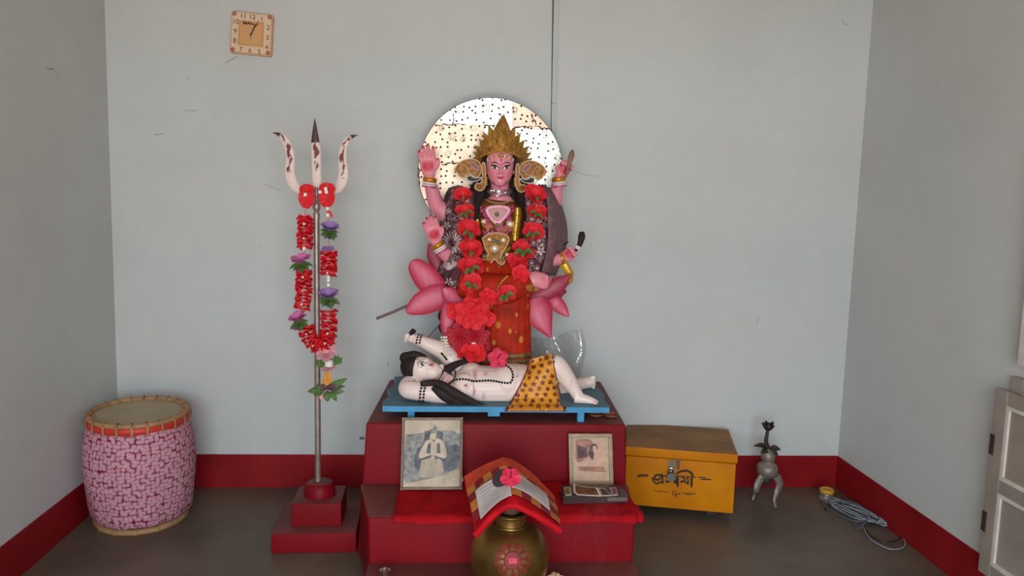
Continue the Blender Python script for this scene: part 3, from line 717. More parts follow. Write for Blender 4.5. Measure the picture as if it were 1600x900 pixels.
strokes = [  # brush lettering reading "pranami" in Bengali script
 ([(372, 395), (345, 360), (290, 362), (258, 392), (262, 430), (300, 445), (345, 425), (352, 400)], 30),
 ([(212, 398), (228, 450), (262, 495), (300, 515), (345, 485), (375, 490), (404, 516)], 24),
 ([(384, 332), (392, 400), (402, 516)], 26), ([(388, 378), (460, 376)], 22),
 ([(450, 462), (475, 478), (520, 462), (560, 430), (600, 470), (628, 518)], 32), ([(628, 380), (628, 516)], 22), ([(560, 380), (640, 380)], 18),
 ([(664, 378), (662, 572)], 30), ([(640, 380), (760, 386), (880, 396), (990, 404)], 16),
 ([(640, 352), (690, 308), (760, 288), (840, 290), (905, 330), (932, 395)], 34), ([(908, 400), (906, 578)], 32),
 ([(722, 408), (775, 416), (790, 440), (768, 470), (722, 488), (740, 470), (800, 486), (850, 530)], 24), ([(838, 396), (850, 530)], 24),
 ([(-40, 372), (40, 356), (155, 364)], 18), ([(-60, 388), (40, 382), (140, 384)], 16), ([(1025, 404), (1168, 410)], 16), ([(1070, 440), (1255, 440)], 18),
 ([(250, 618), (305, 650), (372, 662)], 10), ([(345, 622), (420, 655), (500, 668)], 9), ([(730, 680), (850, 682), (905, 664)], 10), ([(795, 702), (900, 702), (978, 684)], 12),
 ([(626, 638), (628, 662)], 16), ([(628, 680), (628, 748)], 18), ([(566, 650), (596, 668)], 18), ([(564, 704), (600, 692)], 16), ([(660, 684), (706, 694)], 18)]
for pts, w in strokes:
    part('lettering_stroke', ribbon(Z3(pts), w*kz*1.35, tn, .0006), M_let, trk)

# ------------------------------------------------------------------ tripod lamp stand
M_alu = mat('lampstand_dull_metal', RGB(150, 138, 128), rough=.5, metal=.45, var=.25, vscale=30, bump=.2, bscale=60)
M_tarn = mat('lampstand_tarnished', RGB(74, 62, 56), rough=.5, metal=.5, var=.3, vscale=30)
LY = -.24; L0 = at(1199, 770, LY); kl = 3.72/FPX
ls = thing('lamp_stand', (L0.x, LY, 0), 'grey metal tripod lamp stand topped by a dark metal lotus near the wall', 'lamp stand')
def lz(py): return at(1199, py, LY).z
lx = at(1199, 730, LY).x
part('body', lathe([(.010, lz(748)), (.024, lz(746)), (.044, lz(741)), (.050, lz(737)), (.051, lz(730)), (.044, lz(726)), (.030, lz(723)), (.026, lz(721)), (.032, lz(718)), (.035, lz(713)), (.032, lz(708)), (.022, lz(704)), (.012, lz(701))], (lx, LY, 0), 24), M_alu, ls)
for k, (ex, ey, s) in enumerate(((1177, 781, -1), (1211, 793, 1))):
    f = atZ(ex, ey, .006); tp0 = Vector((lx+s*.034, LY-.03, lz(740)))
    mid = [tp0, Vector((lx+s*.055, LY-.03, lz(752))), Vector((lx+s*(.062 if s < 0 else .045), LY-.03, lz(764))), f+Vector((s*-.006, 0, .035)), f+Vector((s*.004, 0, 0))]
    part('leg', tube(mid, [(.014, .020), (.011, .018), (.009, .015), (.007, .008), (.008, .009)], 18, 10, (0, -1, 0)), M_alu, ls)
part('leg', tube([Vector((lx+.006, LY+.03, lz(745))), Vector((lx+.006, LY+.09, lz(752))), Vector((lx+.005, LY+.10, .06)), Vector((lx+.005, LY+.13, .006))], [(.012, .014), (.010, .013), (.007, .008), (.008, .008)], 16, 10, (0, -1, 0)), M_tarn, ls)
part('belly_pan', lathe([(.008, lz(757)), (.02, lz(756)), (.028, lz(750)), (.02, lz(746))], (lx, LY, 0), 20), M_tarn, ls)
part('stem', tube([Vector((lx, LY, lz(702))), at(1197, 690, LY), at(1199, 676, LY), at(1200, 668, LY)], [.012, .010, .008, .008], 14, 10), M_tarn, ls)
for x1, y1, w, n in ((1177, 697, .016, (.2, -.5, .8)), (1220, 703, .018, (-.2, -.5, .8)), (1216, 712, .016, (-.2, -.7, .6)), (1188, 708, .016, (.2, -.7, .6))):
    leafblade(Vector((lx, LY, lz(701))), at(x1, y1, LY-.02), w, M_tarn, ls, n, 'base_leaf', .12, .3)
cup = at(1200, 673, LY)
for k in range(9):
    a = 2*PI*k/9+.3; d = Vector((math.cos(a), math.sin(a), 0)); sp_ = .036 if k % 2 else .026
    C = [cup, cup+d*.014+Vector((0, 0, .006)), cup+d*.024+Vector((0, 0, .02)), cup+d*sp_*.85+Vector((0, 0, .034)), cup+d*sp_+Vector((0, 0, .047-.02*(k % 2)))]
    part('lotus_petal', sheet(C, [.006, .011, .013, .009, .001], d*-.6+Vector((0, 0, .8)), cup=.2, th=.0015, nv=4), M_tarn, ls)
part('lotus_centre', ball(cup+Vector((0, 0, .014)), (.012, .012, .015), 12, 8), M_tarn, ls)

# ------------------------------------------------------------------ jar with yellow lid
J = Vector((1.893, -.20, 0))
M_clear = mat('clear_plastic', RGB(205, 196, 188), rough=.15, trans=.85, var=.02)
jar = thing('plastic_jar', J, 'small clear plastic jar with a yellow screw lid by the red baseboard', 'jar')
part('jar_body', lathe([(.028, .001), (.031, .006), (.032, .03), (.031, .046), (.028, .05)], J, 28), M_clear, jar)
part('lid', lathe([(.0335, .049), (.035, .051), (.035, .064), (.033, .067), (.029, .068), (.027, .0665), (0, .0665)], J, 32), mat('lid_yellow', RGB(206, 150, 44), rough=.45, var=.1), jar)

# ------------------------------------------------------------------ coil of cables on the floor
M_wire = [mat('cable_grey', RGB(150, 158, 166), rough=.45), mat('cable_blue_grey', RGB(84, 94, 108), rough=.45), mat('cable_black', RGB(40, 38, 40), rough=.45)]
rnd = random.Random(11)
def floor_pts(l, z=.006): return [atZ(x, y, z+.002*rnd.random()) for x, y in l]
def coil(c0, c1, n, spread, M, label, r, seed, tail=None):
    rr = random.Random(seed); P = []
    A, B = atZ(*c0, .008), atZ(*c1, .008); ax = (B-A); Ln = ax.length; ax.normalize(); sd = Vector((-ax.y, ax.x, 0))
    for i in range(n):
        k = rr.uniform(.6, 1.1); s = spread*rr.uniform(.5, 1.3); o_ = sd*rr.uniform(-.035, .03)+ax*rr.uniform(-.03, .03)
        for a in np.linspace(0, 2*PI, 9)[:-1]:
            P.append((A+B)/2+o_+ax*(Ln/2*k*math.cos(a))+sd*(s*math.sin(a))+Vector((0, 0, .002+.012*i/n+.01*rr.random())))
    P = [Vector((min(p.x, 2.022), p.y, p.z)) for p in P]
    if tail: P += floor_pts(tail)
    return single('cable_coil', tube(P, r, len(P)*6, 7), M, label, 'cable')
coil((1300, 785), (1385, 822), 5, .05, M_wire[0], 'pale grey cable coiled in loops on the floor by the right baseboard', .0032, 1, [(1375, 812), (1391, 808), (1394, 815), (1380, 822)])
coil((1306, 787), (1372, 818), 5, .06, M_wire[1], 'blue grey cable looped among the paler coil on the floor', .0030, 2, [(1340, 826), (1332, 818), (1326, 806)])
single('cable_coil', tube(floor_pts([(1288, 796), (1296, 790), (1310, 787), (1330, 795), (1345, 810), (1352, 826), (1362, 838), (1380, 846), (1398, 846), (1408, 838), (1400, 830)]), .0028, 60, 7), M_wire[2], 'thin black cable trailing in one wide loop from the coil', 'cable')
single('cable_coil', tube(floor_pts([(1312, 790), (1330, 800), (1345, 815), (1356, 838), (1372, 850), (1392, 858), (1410, 856), (1414, 846), (1404, 834)]), .0028, 50, 7), M_wire[0], 'thin pale cable ending in the loop nearest the red baseboard', 'cable')

# ------------------------------------------------------------------ shared statue helpers
def hand(g, wrist, tip, nrm, thumb, curl=(.12, .1, .1), spread=.10, wid=.46, roll=0., fist=False, blobs=None, red=None):
    """palm, four unequal fingers and a side thumb; wrist and tip in metres, nrm = palm side"""
    wrist, tip = Vector(wrist), Vector(tip); d = (tip-wrist); L_ = d.length; d.normalize()
    n = Vector(nrm); n = (n-d*n.dot(d)).normalized(); b = d.cross(n)*thumb
    if thumb*b.dot(d.cross(n)) < 0: b = -b
    hw = L_*wid/2
    g.add(tube([wrist-d*.06*L_, wrist+d*.12*L_, wrist+d*.32*L_, wrist+d*.52*L_], [(.10*L_, hw*.62), (.10*L_, hw*.86), (.095*L_, hw), (.08*L_, hw*.96)], 10, 14, n))
    lens = (.37, .43, .40, .31); r = hw*.25
    for k in range(4):
        off = (1-2*k/3.)*hw*.78
        base = wrist+d*(.50*L_-.03*L_*abs(k-1.2))+b*off
        dd = (d+b*(spread*(1-2*k/3.))).normalized(); P = [base-dd*.06*L_]; ang = 0; p = base
        P.append(p.copy())
        for j, c in enumerate(curl):
            ang += c; seg_ = lens[k]*L_*(.42, .33, .25)[j]
            p = p+(dd*math.cos(ang)+n*math.sin(ang))*seg_; P.append(p.copy())
        g.add(tube(P, [r, r*1.02, r, r*.92, r*.62], 12, 8))
        if blobs is not None: blobs.append((p, r*1.9, red, .3))
    tb_ = wrist+d*.18*L_+b*hw*.72
    if fist: P = [tb_, tb_+b*.09*L_+d*.1*L_+n*.06*L_, tb_+b*.02*L_+d*.24*L_+n*.13*L_]
    else: P = [tb_, tb_+b*.10*L_+d*.12*L_+n*.03*L_, tb_+b*.13*L_+d*.30*L_+n*.04*L_]
    g.add(tube(P, [r*1.25, r*1.15, r*.7], 9, 8))
    if blobs is not None:
        blobs.append((P[-1], r*1.7, red, .3)); blobs.append((wrist+d*.30*L_+n*.08*L_, hw*1.0, red, .35))
def drawn(name, pts, w, M, trees, par, off=.0006, n=None, default=None, th=.0006, k=.0029):
    """painted line lying on a statue's surface"""
    Q = cr(pts, n or max(6, 4*len(pts))); P = []; nn = Vector((0, 0, 0))
    for x, y in Q:
        p, m_ = cast(x, y, trees, off, default)
        if p is not None: P.append(p); nn += m_
    if len(P) < 3: return None
    ws = [x*k for x in w] if hasattr(w, '__len__') else w*k
    return part(name, ribbon(P, ws, nn.normalized(), th, n=len(P), smooth=False), M, par)

# ------------------------------------------------------------------ blue bench under the reclining figure
M_blue = mat('bench_blue_paint', RGB(66, 150, 196), rough=.45, var=.15, vscale=10, bump=.08, bscale=30)
M_bluet = mat('bench_blue_top_worn', RGB(78, 118, 134), rough=.55, var=.2, vscale=9)
BZ = .6265
bench = thing('bench', (.19, -.5, AZ1), 'low blue painted wooden bench on the altar top carrying the reclining figure', 'bench')
ol = [(-.281, -.735), (-.24, -.738), (.656, -.735), (.664, -.70), (.655, -.62), (.675, -.52), (.668, -.37), (.62, -.30), (.4, -.19), (-.2, -.19), (-.272, -.225), (-.256, -.34), (-.285, -.45), (-.262, -.56), (-.288, -.66)]
V, F = prism([(x, y, BZ-.023) for x, y in ol], (0, 0, .023)); o = part('board', (V, F), [M_blue, M_bluet], bench, ang=30)
for p in o.data.polygons: p.material_index = 1 if p.normal.z > .8 else 0
for x, y in ((-.165, -.71), (.538, -.715), (-.165, -.26), (.52, -.30)):
    part('leg', slab(x-.014, x+.014, y-.018, y+.018, AZ1, BZ-.022, .002), M_blue, bench, smooth=False)
part('stretcher_end', slab(.15, .20, -.733, -.69, BZ-.042, BZ-.022, .002), M_blue, bench, smooth=False)

# ------------------------------------------------------------------ seated statue with four arms
YG = -.30; kg = 3.64/FPX
def gp(px, py, dy=0.): return at(px, py, YG+dy)
SKIN, REDP = RGB(230, 142, 156), RGB(200, 26, 60)
M_pskin = mat('statue_pink_paint', (1, 1, 1, 1), rough=.38, var=.04, attr='paint', spec=.4)
M_gold = mat('statue_gold', RGB(188, 130, 58), rough=.42, metal=.4, var=.35, vscale=60, bump=.5, bscale=110)
M_goldw = mat('ear_wing_gold', RGB(164, 106, 44), rough=.45, metal=.35, var=.4, vscale=70, bump=.4, bscale=110)
M_goldb = mat('statue_gold_bright', RGB(232, 178, 70), rough=.3, metal=.6, var=.2, vscale=60)
M_goldd = mat('statue_blouse_bronze', RGB(142, 84, 32), rough=.4, metal=.35, var=.3, vscale=40, bump=.25, bscale=110)
M_trim = mat('cream_cord', RGB(214, 176, 140), rough=.55, var=.1)
M_hair = mat('statue_hair_black', RGB(46, 35, 35), rough=.6, var=.2, vscale=40, bump=.3, bscale=60, spec=.2)
M_line = mat('painted_black_line', RGB(22, 14, 14), rough=.5); M_lip = mat('painted_red_lip', RGB(176, 26, 44), rough=.45)
M_eyew = mat('painted_eye_white', RGB(240, 230, 226), rough=.3); M_iris = mat('painted_iris_brown', RGB(92, 22, 20), rough=.3)
M_gem = mat('clear_gem', RGB(245, 242, 240), rough=.08, metal=.4, spec=.9); M_gemg = mat('grey_gem', RGB(104, 108, 112), rough=.15, metal=.4)
M_pinkseq = mat('pink_sequin', RGB(226, 90, 160), rough=.25, metal=.3, var=.3, vscale=120)
god = thing('seated_statue', (gp(780, 560).x, YG, BZ), 'pink seated four-armed goddess statue with gold crown on a pink lotus above the reclining figure', 'statue')

g = G(); blobs = []
g.add(tube([gp(776, 430, -.02), gp(778, 400), gp(780, 365), gp(780, 338), gp(780, 322), gp(781, 312), gp(781, 304)], [(.09, 42*kg), (.08, 34*kg), (.09, 36*kg), (.085, 40*kg), (.06, 38*kg), (.045, 22*kg), (.042, 14*kg)], 26, 20, (0, -1, 0)))
for x in (763, 799): g.add(ball(gp(x, 352, -.06), (.048, .05, .05)))
g.add(tube([gp(781, 312, -.005), gp(781, 298, -.01), gp(781, 280, -.015)], [.042, .041, .044], 8, 16))
g.add(ball(gp(781, 256, -.025), (21.5*kg, .078, 30*kg), 20, 14))
g.add(ball(gp(781, 268, -.045), (19.5*kg, .060, 22*kg), 20, 14))
g.add(ball(gp(781, 283, -.068), (10*kg, .030, 9*kg), 14, 9))
g.add(tube([gp(782.5, 257, -.098), gp(782.5, 264, -.108), gp(782.3, 270, -.116)], [.006, .007, .009], 8, 8))
for x in (779, 785.6): g.add(ball(gp(x, 271, -.106), .0062, 8, 6))
g.add(ball(gp(782, 277, -.101), (.014, .008, .006), 10, 7))
for s, x in ((-1, 760), (1, 802.5)): g.add(ball(gp(x, 264, -.02), (.008, .016, .026), 10, 8))
# arms
for pts in ([(742, 332, .0, 16), (712, 340, .03, 15), (690, 328, .03, 13.5), (681, 318, .02, 12.5), (676, 300, .0, 11), (671.5, 284, -.02, 8.5), (671, 274, -.02, 8)],
            [(742, 338, .0, 16), (722, 372, .02, 14), (706, 400, -.02, 12), (693, 394, -.05, 10.5), (684, 383, -.07, 8), (682, 379, -.07, 7.5)],
            [(820, 332, .0, 16), (846, 342, .03, 15), (860, 332, .03, 13), (866, 316, .02, 12), (869, 300, .0, 10.5), (872.5, 284, -.02, 8.5), (875, 275, -.02, 8)],
            [(820, 338, .0, 16), (840, 375, .02, 14), (856, 402, -.02, 12), (866, 406, -.06, 10), (876, 404, -.08, 8.5), (880, 402, -.08, 8)]):
    g.add(tube([gp(x, y, d) for x, y, d, r in pts], [r*kg for *_, r in pts], 24, 12))
hand(g, gp(671, 275, -.02), gp(664, 219, -.05), (0, -1, 0), 1, blobs=blobs, red=REDP, spread=.06)
hand(g, gp(682.5, 380, -.07), gp(667, 331, -.10), (.1, -1, 0), 1, blobs=blobs, red=REDP, spread=.04)
hand(g, gp(875, 277, -.02), gp(897, 236, -.05), (.15, -1, .2), -1, curl=(.9, 1.3, 1.0), fist=True, blobs=blobs, red=REDP)
hand(g, gp(879, 403, -.08), gp(912, 382, -.11), (.1, -1, .3), 1, curl=(.9, 1.3, 1.0), fist=True, blobs=blobs, red=REDP)
# legs (mostly under the sari) and the folded foot
g.add(tube([gp(770, 428, -.02), gp(730, 434, -.12)], [.05, .045], 8, 12)); g.add(tube([gp(724, 438, -.14), gp(780, 446, -.16), gp(822, 440, -.15)], [.042, .036, .028], 12, 12))
g.add(tube([gp(820, 440, -.15), gp(835, 436, -.155), gp(850, 440, -.15), gp(858, 444, -.145)], [(.026, .030), (.024, .036), (.020, .036), (.014, .026)], 14, 14, (0, -1, .3)))
for i in range(5): g.add(tube([gp(852+i*.5, 432+i*4.2, -.155), gp(858.5-abs(i-1)*.8, 433+i*4.4, -.158)], [.0075, .006], 5, 7)); blobs.append((gp(858.5-abs(i-1)*.8, 433+i*4.4, -.158), .010, REDP, .3))
g.add(tube([gp(800, 430, -.02), gp(800, 450, -.12)], [.05, .045], 8, 12)); g.add(tube([gp(800, 450, -.12), gp(797, 500, -.12), gp(795, 552, -.12)], [.04, .035, .03], 10, 12))
blobs += [(gp(766, 272, -.09), .028, RGB(232, 112, 136), 0.), (gp(797, 272, -.09), .028, RGB(232, 112, 136), 0.), (gp(850, 436, -.17), .02, RGB(232, 112, 136), 0.)]
body = fuse(g, .0026, 4, .5)
part('body', body, M_pskin, god, ang=180, paint=(SKIN, blobs))
tb_body = bvh(body)
# face
for side, eye, iris, brow, lid in (('l', [(767.5, 259.2), (771, 261.5), (775.5, 262.6), (779.6, 263.2)], (774.2, 261.8), [(767, 256), (770.5, 253.8), (775, 253.8), (780.6, 257.8)], [(766.8, 258.6), (770.5, 258.6), (775, 259.4), (780, 263)]),
                        ('r', [(786, 263.4), (789, 262.8), (793, 261.8), (796.8, 259.6)], (790.6, 262.2), [(785.4, 257.4), (789.5, 254.2), (794.5, 254.2), (798.6, 257)], [(785.6, 263), (789.5, 259.6), (794, 258.8), (797.6, 258.8)])):
    drawn('eye_white', eye, [.7, 5.8, 6.2, .7], M_eyew, tb_body, god, .0005)
    p, nn = cast(*iris, tb_body, .0012); part('iris', ball(p, (.0084, .0022, .0088), 14, 8), M_iris, god)
    p2 = p+nn*.0016+Vector((0, -.0005, .001)); part('pupil', ball(p2, (.0035, .0014, .0038), 10, 6), M_line, god)
    drawn('eyelid_line', lid, [1., 2.4, 2.6, 1.], M_line, tb_body, god, .0014)
    drawn('lower_lid_line', [(x, y+2.6-abs(i-1.5)*1.3) for i, (x, y) in enumerate(eye)], [.3, 1.0, 1.0, .3], M_iris, tb_body, god, .0010)
    drawn('eyebrow', brow, [.5, 1.4, 1.5, .6], M_line, tb_body, god, .0008)
drawn('mouth', [(776.8, 276.2), (780, 277.2), (782.4, 276.9), (784.6, 277.2), (787.6, 276)], [.5, 2.0, 1.6, 2.0, .5], M_lip, tb_body, god, .0012)
drawn('mouth', [(779, 278), (782.3, 278.8), (785.4, 278)], [.5, 2.2, .5], M_lip, tb_body, god, .0012)
drawn('forehead_mark', [(782.6, 247.5), (782.8, 250), (783, 253.2)], [1.2, 2.6, .6], M_lip, tb_body, god, .001)
drawn('forehead_mark', [(783.2, 255.4), (783.3, 256.4), (783.3, 257.4)], [1., 1.6, .8], M_iris, tb_body, god, .001)
drawn('chin_crease', [(771, 287), (777, 290.4), (783, 291), (789, 290), (794, 286.5)], .9, M_lip, tb_body, god, .0006)
# hair
g = G()
g.add(ball(gp(781, 254, .006), (27*kg, .078, 30*kg), 20, 14))
for s, pts in ((-1, [(759, 258, -.01, 6), (752, 280, .0, 9), (746, 302, -.005, 14), (741, 326, -.03, 13), (744, 346, -.045, 7)]), (1, [(804, 258, -.01, 6), (811, 280, .0, 9), (818, 302, -.005, 13), (825, 324, -.03, 13), (824, 346, -.045, 7)])):
    g.add(tube([gp(x, y, d) for x, y, d, r in pts], [(.03, r*kg) for *_, r in pts], 18, 12, (0, -1, 0)))
g.add(tube([gp(781, 268, .05), gp(781, 300, .055), gp(782, 335, .05)], [(.025, 26*kg), (.025, 36*kg), (.025, 34*kg)], 10, 14, (0, -1, 0)))
hair = fuse(g, .0035, 3)
part('hair', hair, M_hair, god, ang=180)
# crown: band, centre leaf and fans of flame petals
Z1 = lambda l: [(640+x/5.625, 140+y/5.625) for x, y in l]
def head_y(px): return -.085+.9*((px-782)*kg)**2/.09*1.2
cw = part('crown', tube([gp(x, y, head_y(x)-.006) for x, y in ((748, 254), (750, 244), (758, 238), (770, 233.5), (785, 232.5), (800, 235), (809, 241), (815, 249), (816, 256))], [(.010, 5.5*kg)]*9, 40, 12, (0, -1, 0)), M_gold, god)
base_ = [(743, 252), (744, 249), (747, 246), (752, 243), (758, 240), (764, 238), (771, 236)]
tips_l = [(740.5, 247), (740.5, 237), (743, 226.5), (750, 216.5), (757, 206), (765, 195.5)]
def crown_petal(b0, tip, hw, dy, par, veins=True):
    B0, T_ = gp(b0[0], b0[1], head_y(b0[0])+dy), gp(tip[0], tip[1], head_y(tip[0])+dy+.012)
    sgn = -1 if tip[0] < 782 else 1
    C = [B0.lerp(T_, u)+Vector((-sgn*.010*math.sin(u*PI)*(abs(tip[0]-784) > 4)+sgn*.006*u**3*(abs(tip[0]-784) > 4), -.006*math.sin(u*PI), 0)) for u in np.linspace(0, 1, 9)]
    Wd = [hw*kg*w for w in (.62, .85, .98, 1., .93, .78, .56, .3, .02)]
    o = part('flame_petal', sheet(C, Wd, (0, -1, .1), cup=-.35, th=.004, nv=8), M_gold, par)
    if veins:
        part('petal_rib', tube([c+Vector((0, -.003, 0)) for c in C[:-1]], [.0028]*8, 12, 6), M_goldb, o)
        for s in (-1, 1):
            side = [C[i]+Vector((s*Wd[i]*.6, -.001+.35*Wd[i]*.36, 0)) for i in range(1, 8)]
            part('petal_rib', tube(side, .0019, 12, 6), M_goldb, o)
for i, (tx, ty) in enumerate(tips_l):
    bx, by = base_[i]; hw = (5, 5.4, 6, 6.8, 7.6, 8.2)[i]
    crown_petal((bx+3, by), (tx, ty), hw, -.002*i, cw); mx_ = 2*783.5-tx
    crown_petal((2*782-bx-1, by+1), (mx_+2*(ty/250), ty+1.5), hw, -.002*i, cw)
crown_petal((783, 238), (786.5, 178), 15, -.016, cw)
crown_petal((783, 236), (786, 196), 8, -.024, cw)
for s_ in (-1, 1):
    for k in range(6):
        y0 = 232-k*8; x0 = 783.6+.05*(238-y0); w_ = (13, 13.5, 12.5, 10.5, 7.5, 4.5)[k]
        part('petal_rib', tube([gp(x0, y0, head_y(784)-.026), gp(x0+s_*w_*.45, y0-7, head_y(784)-.025), gp(x0+s_*w_*.8, y0-15, head_y(784)-.016)], [.0026, .0024, .0012], 10, 6), M_gold, cw)
crown_petal((777, 237), (772, 205), 7, -.019, cw); crown_petal((790, 237), (798, 206), 7, -.019, cw)
for i in range(15):
    x = 752+i*4.2; y = 247-8.5*math.sin((i/14)*PI)
    part('crown_bead', ball(gp(x, y-3, head_y(x)-.016), .0062, 8, 6), M_goldb, cw)
for i in range(13):
    u = i/12; x = 763+u*38; y = 249.5-6*math.sin(u*PI); p, nn = cast(x, y, [tb_body], .003, YG-.09)
    part('forehead_pearl', tube([p+Vector((0, 0, .004)), p+Vector((0, -.002, -.006))], [.0028, .0036], 5, 7), M_goldb if i % 2 else M_gem, cw)
part('crown_gem', ball(gp(783.5, 243, -.112), .0085, 12, 8), M_goldb, cw)
# paisley ear wings with cord edging and drop loops
def wing(pts, M, name, dy, par, th=.008, edge=.0026, edge_m=M_trim):
    P2 = cr(pts+[pts[0]], len(pts)*5)[:-1]; P = [gp(x, y, dy) for x, y in P2]
    o = part(name, prism(P, (0, th, 0)), M, par, ang=30)
    part('cord_edge', sweep([p+Vector((0, -.001, 0)) for p in P], edge, 6, None, True), edge_m, o)
    return o
M_mauve = mat('mauve_velvet', RGB(150, 96, 112), rough=.7); M_dgreen = mat('dark_green_velvet', RGB(56, 62, 44), rough=.7)
for s in (-1, 1):
    fx = (lambda x: x) if s < 0 else (lambda x: 2*781.8-x+.8)
    fy = 0 if s < 0 else 3
    Wp = lambda l: [(fx(640+x/5.625), 140+y/5.625+fy*(.2+abs(fx(640+x/5.625)-781)/70)) for x, y in l]
    w1 = wing(Wp([(392, 705), (430, 650), (490, 618), (560, 612), (612, 640), (632, 690), (620, 745), (585, 772), (548, 750), (520, 740), (495, 752), (478, 775), (440, 762), (420, 730)]), M_goldw, 'ear_wing', -.055, god)
    wing(Wp([(520, 640), (560, 640), (598, 675), (606, 705), (575, 700), (545, 672)]), M_mauve, 'velvet_inset', -.061, w1, .004, .0016)
    wing(Wp([(500, 770), (530, 755), (570, 775), (630, 772), (600, 800), (560, 808), (515, 800)]), M_dgreen, 'velvet_leaf', -.060, w1, .005, .0018, M_white)
    part('cord_scroll', tube([gp(x, y, -.062) for x, y in Wp([(440, 690), (470, 660), (505, 690), (520, 722), (560, 735), (590, 722)])], .0020, 24, 6), M_trim, w1)
    d1 = wing(Wp([(642, 640), (662, 655), (668, 760), (664, 850), (630, 888), (590, 880), (572, 855), (590, 825), (625, 820), (640, 760), (636, 690)]), M_goldw, 'ear_drop', -.070, god)
    part('drop_hollow', ball(gp(*Wp([(612, 852)])[0], -.071), (.009, .003, .009), 12, 8), M_goldd, d1)
    for i in range(4): part('pearl', ball(gp(*Wp([(678, 775+i*20)])[0], -.072), .0042, 8, 6), M_goldb, god)
# blouse, choker and breast ornaments
bl = fuse(G().add(tube([gp(777, 424, -.02), gp(778, 398), gp(780, 365), gp(780, 338), gp(780, 324), gp(781, 313)], [(.098, 44*kg), (.088, 37*kg), (.098, 39*kg), (.093, 43*kg), (.07, 40*kg), (.052, 24*kg)], 26, 20, (0, -1, 0))).add(ball(gp(763, 352, -.062), (.052, .054, .054))).add(ball(gp(799, 352, -.062), (.052, .054, .054))), .004, 4)
part('blouse', bl, M_goldd, god, ang=180); tb_bl = bvh(bl)
drawn('neckline_cord', [(757, 311), (768, 316), (782, 318), (794, 315.5), (799, 309.5)], 1.6, M_trim, [tb_bl, tb_body], god, .001, th=.0018)
part('choker', tube([gp(x, y, d) for x, y, d in ((764, 296, .0), (768, 299.5, -.035), (774, 301.5, -.052), (781, 302.3, -.057), (788, 301.5, -.052), (794, 299.5, -.035), (797.5, 296, .0))], [(.003, 4.6*kg)]*7, 26, 8, (0, -1, 0)), mat('choker_silver', RGB(186, 150, 150), rough=.3, metal=.4, var=.3, vscale=120), god)
for x, y, r, M in ((779.3, 299.2, .0115, M_gem), (777, 306, .0065, M_gem), (773.5, 304.5, .006, M_pinkseq), (771.5, 297.5, .006, M_gem), (786.5, 297.5, .006, M_pinkseq), (780.5, 292.8, .006, M_pinkseq), (781.5, 306.5, .0052, M_pinkseq), (789.5, 301, .005, M_gem), (767.5, 298, .005, M_gem)):
    part('choker_gem', ball(gp(x, y, -.064 if 772 < x < 790 else -.05), (r, r*.5, r), 12, 8), M, god)
Z2 = lambda l: [(640+x/5.625, 280+y/5.625) for x, y in l]
def ornament(pts, M, name, rim=.0032):
    P2 = cr(pts+[pts[0]], len(pts)*5)[:-1]; P = []
    for x, y in P2: p, nn = cast(x, y, tb_bl, .004, YG-.1); P.append(p)
    yy = min(cast(x, y, tb_bl, .004, YG-.1)[0].y for x, y in [((1-t)*sum(q[0] for q in P2)/len(P2)+t*a[0], (1-t)*sum(q[1] for q in P2)/len(P2)+t*a[1]) for a in P2 for t in (.3, .65, 1.)]); P = [at(x, y, yy) for x, y in P2]
    o = part(name, prism(P, (0, .022, 0)), M, god, ang=30)
    part('cord_edge', sweep([p+Vector((0, -.002, 0)) for p in P], rim, 7, None, True), M_trim, o)
    return o, yy
M_mirror = mat('mirror_plum', RGB(120, 70, 70), rough=.3, metal=.3, var=.2, vscale=20)
o1, y1_ = ornament(Z2([(668, 278), (690, 245), (760, 232), (850, 240), (882, 272), (850, 330), (800, 380), (768, 398), (730, 372), (690, 320)]), M_pinkseq, 'breast_pendant')
P = [at(x, y, y1_-.004) for x, y in cr(Z2([(690, 280), (710, 258), (770, 250), (840, 256), (862, 278), (830, 325), (768, 372), (715, 325), (690, 280)]), 40)[:-1]]
part('mirror_inset', prism(P, (0, .004, 0)), M_mirror, o1, ang=30); part('cord_edge', sweep(P, .0025, 6, None, True), M_trim, o1)
o2, y2_ = ornament(Z2([(640, 520), (690, 482), (770, 472), (845, 490), (872, 530), (845, 600), (800, 680), (835, 720), (815, 748), (780, 735), (745, 700), (715, 735), (680, 745), (640, 715), (690, 660), (660, 590)]), M_goldw, 'belt_pendant')
for x, y, r, M, yy in ((768, 308, .0085, M_gemg, y1_), (769, 405, .0075, M_gemg, y1_), (885, 395, .013, M_gem, y1_), (650, 372, .008, M_gem, y1_), (738, 540, .0085, M_gemg, y2_), (776, 552, .0085, M_gemg, y2_), (748, 610, .0155, M_gem, y2_), (660, 682, .0085, M_gemg, y2_), (825, 698, .0085, M_gemg, y2_), (700, 530, .007, M_gem, y2_), (825, 535, .010, M_gem, y2_), (858, 665, .007, M_gem, y2_)):
    c = at(*Z2([(x, y)])[0], yy-.006); q_ = part('gem', ball(c, (r, r*.55, r), 12, 8), M, god)
    part('gem_setting', tube([c+Vector((math.cos(a)*r*1.25, .002, math.sin(a)*r*1.25)) for a in np.linspace(0, 2*PI, 13)[:-1]], .0018, 14, 6, None, True), M_goldb, q_)
g = G(); rnd = random.Random(5)
for i in range(150):
    t = rnd.random(); x, y = (rnd.uniform(635, 690), rnd.uniform(240, 480)) if t < .4 else ((rnd.uniform(850, 900), rnd.uniform(240, 480)) if t < .8 else (rnd.uniform(690, 860), rnd.uniform(400, 480)))
    if t < .8: x += (y-360)*(.12 if t < .4 else -.12)
    p, nn = cast(*Z2([(x, y)])[0], tb_bl, .002, YG-.1); g.add(ball(p, (.0045, .002, .0045), 6, 4))
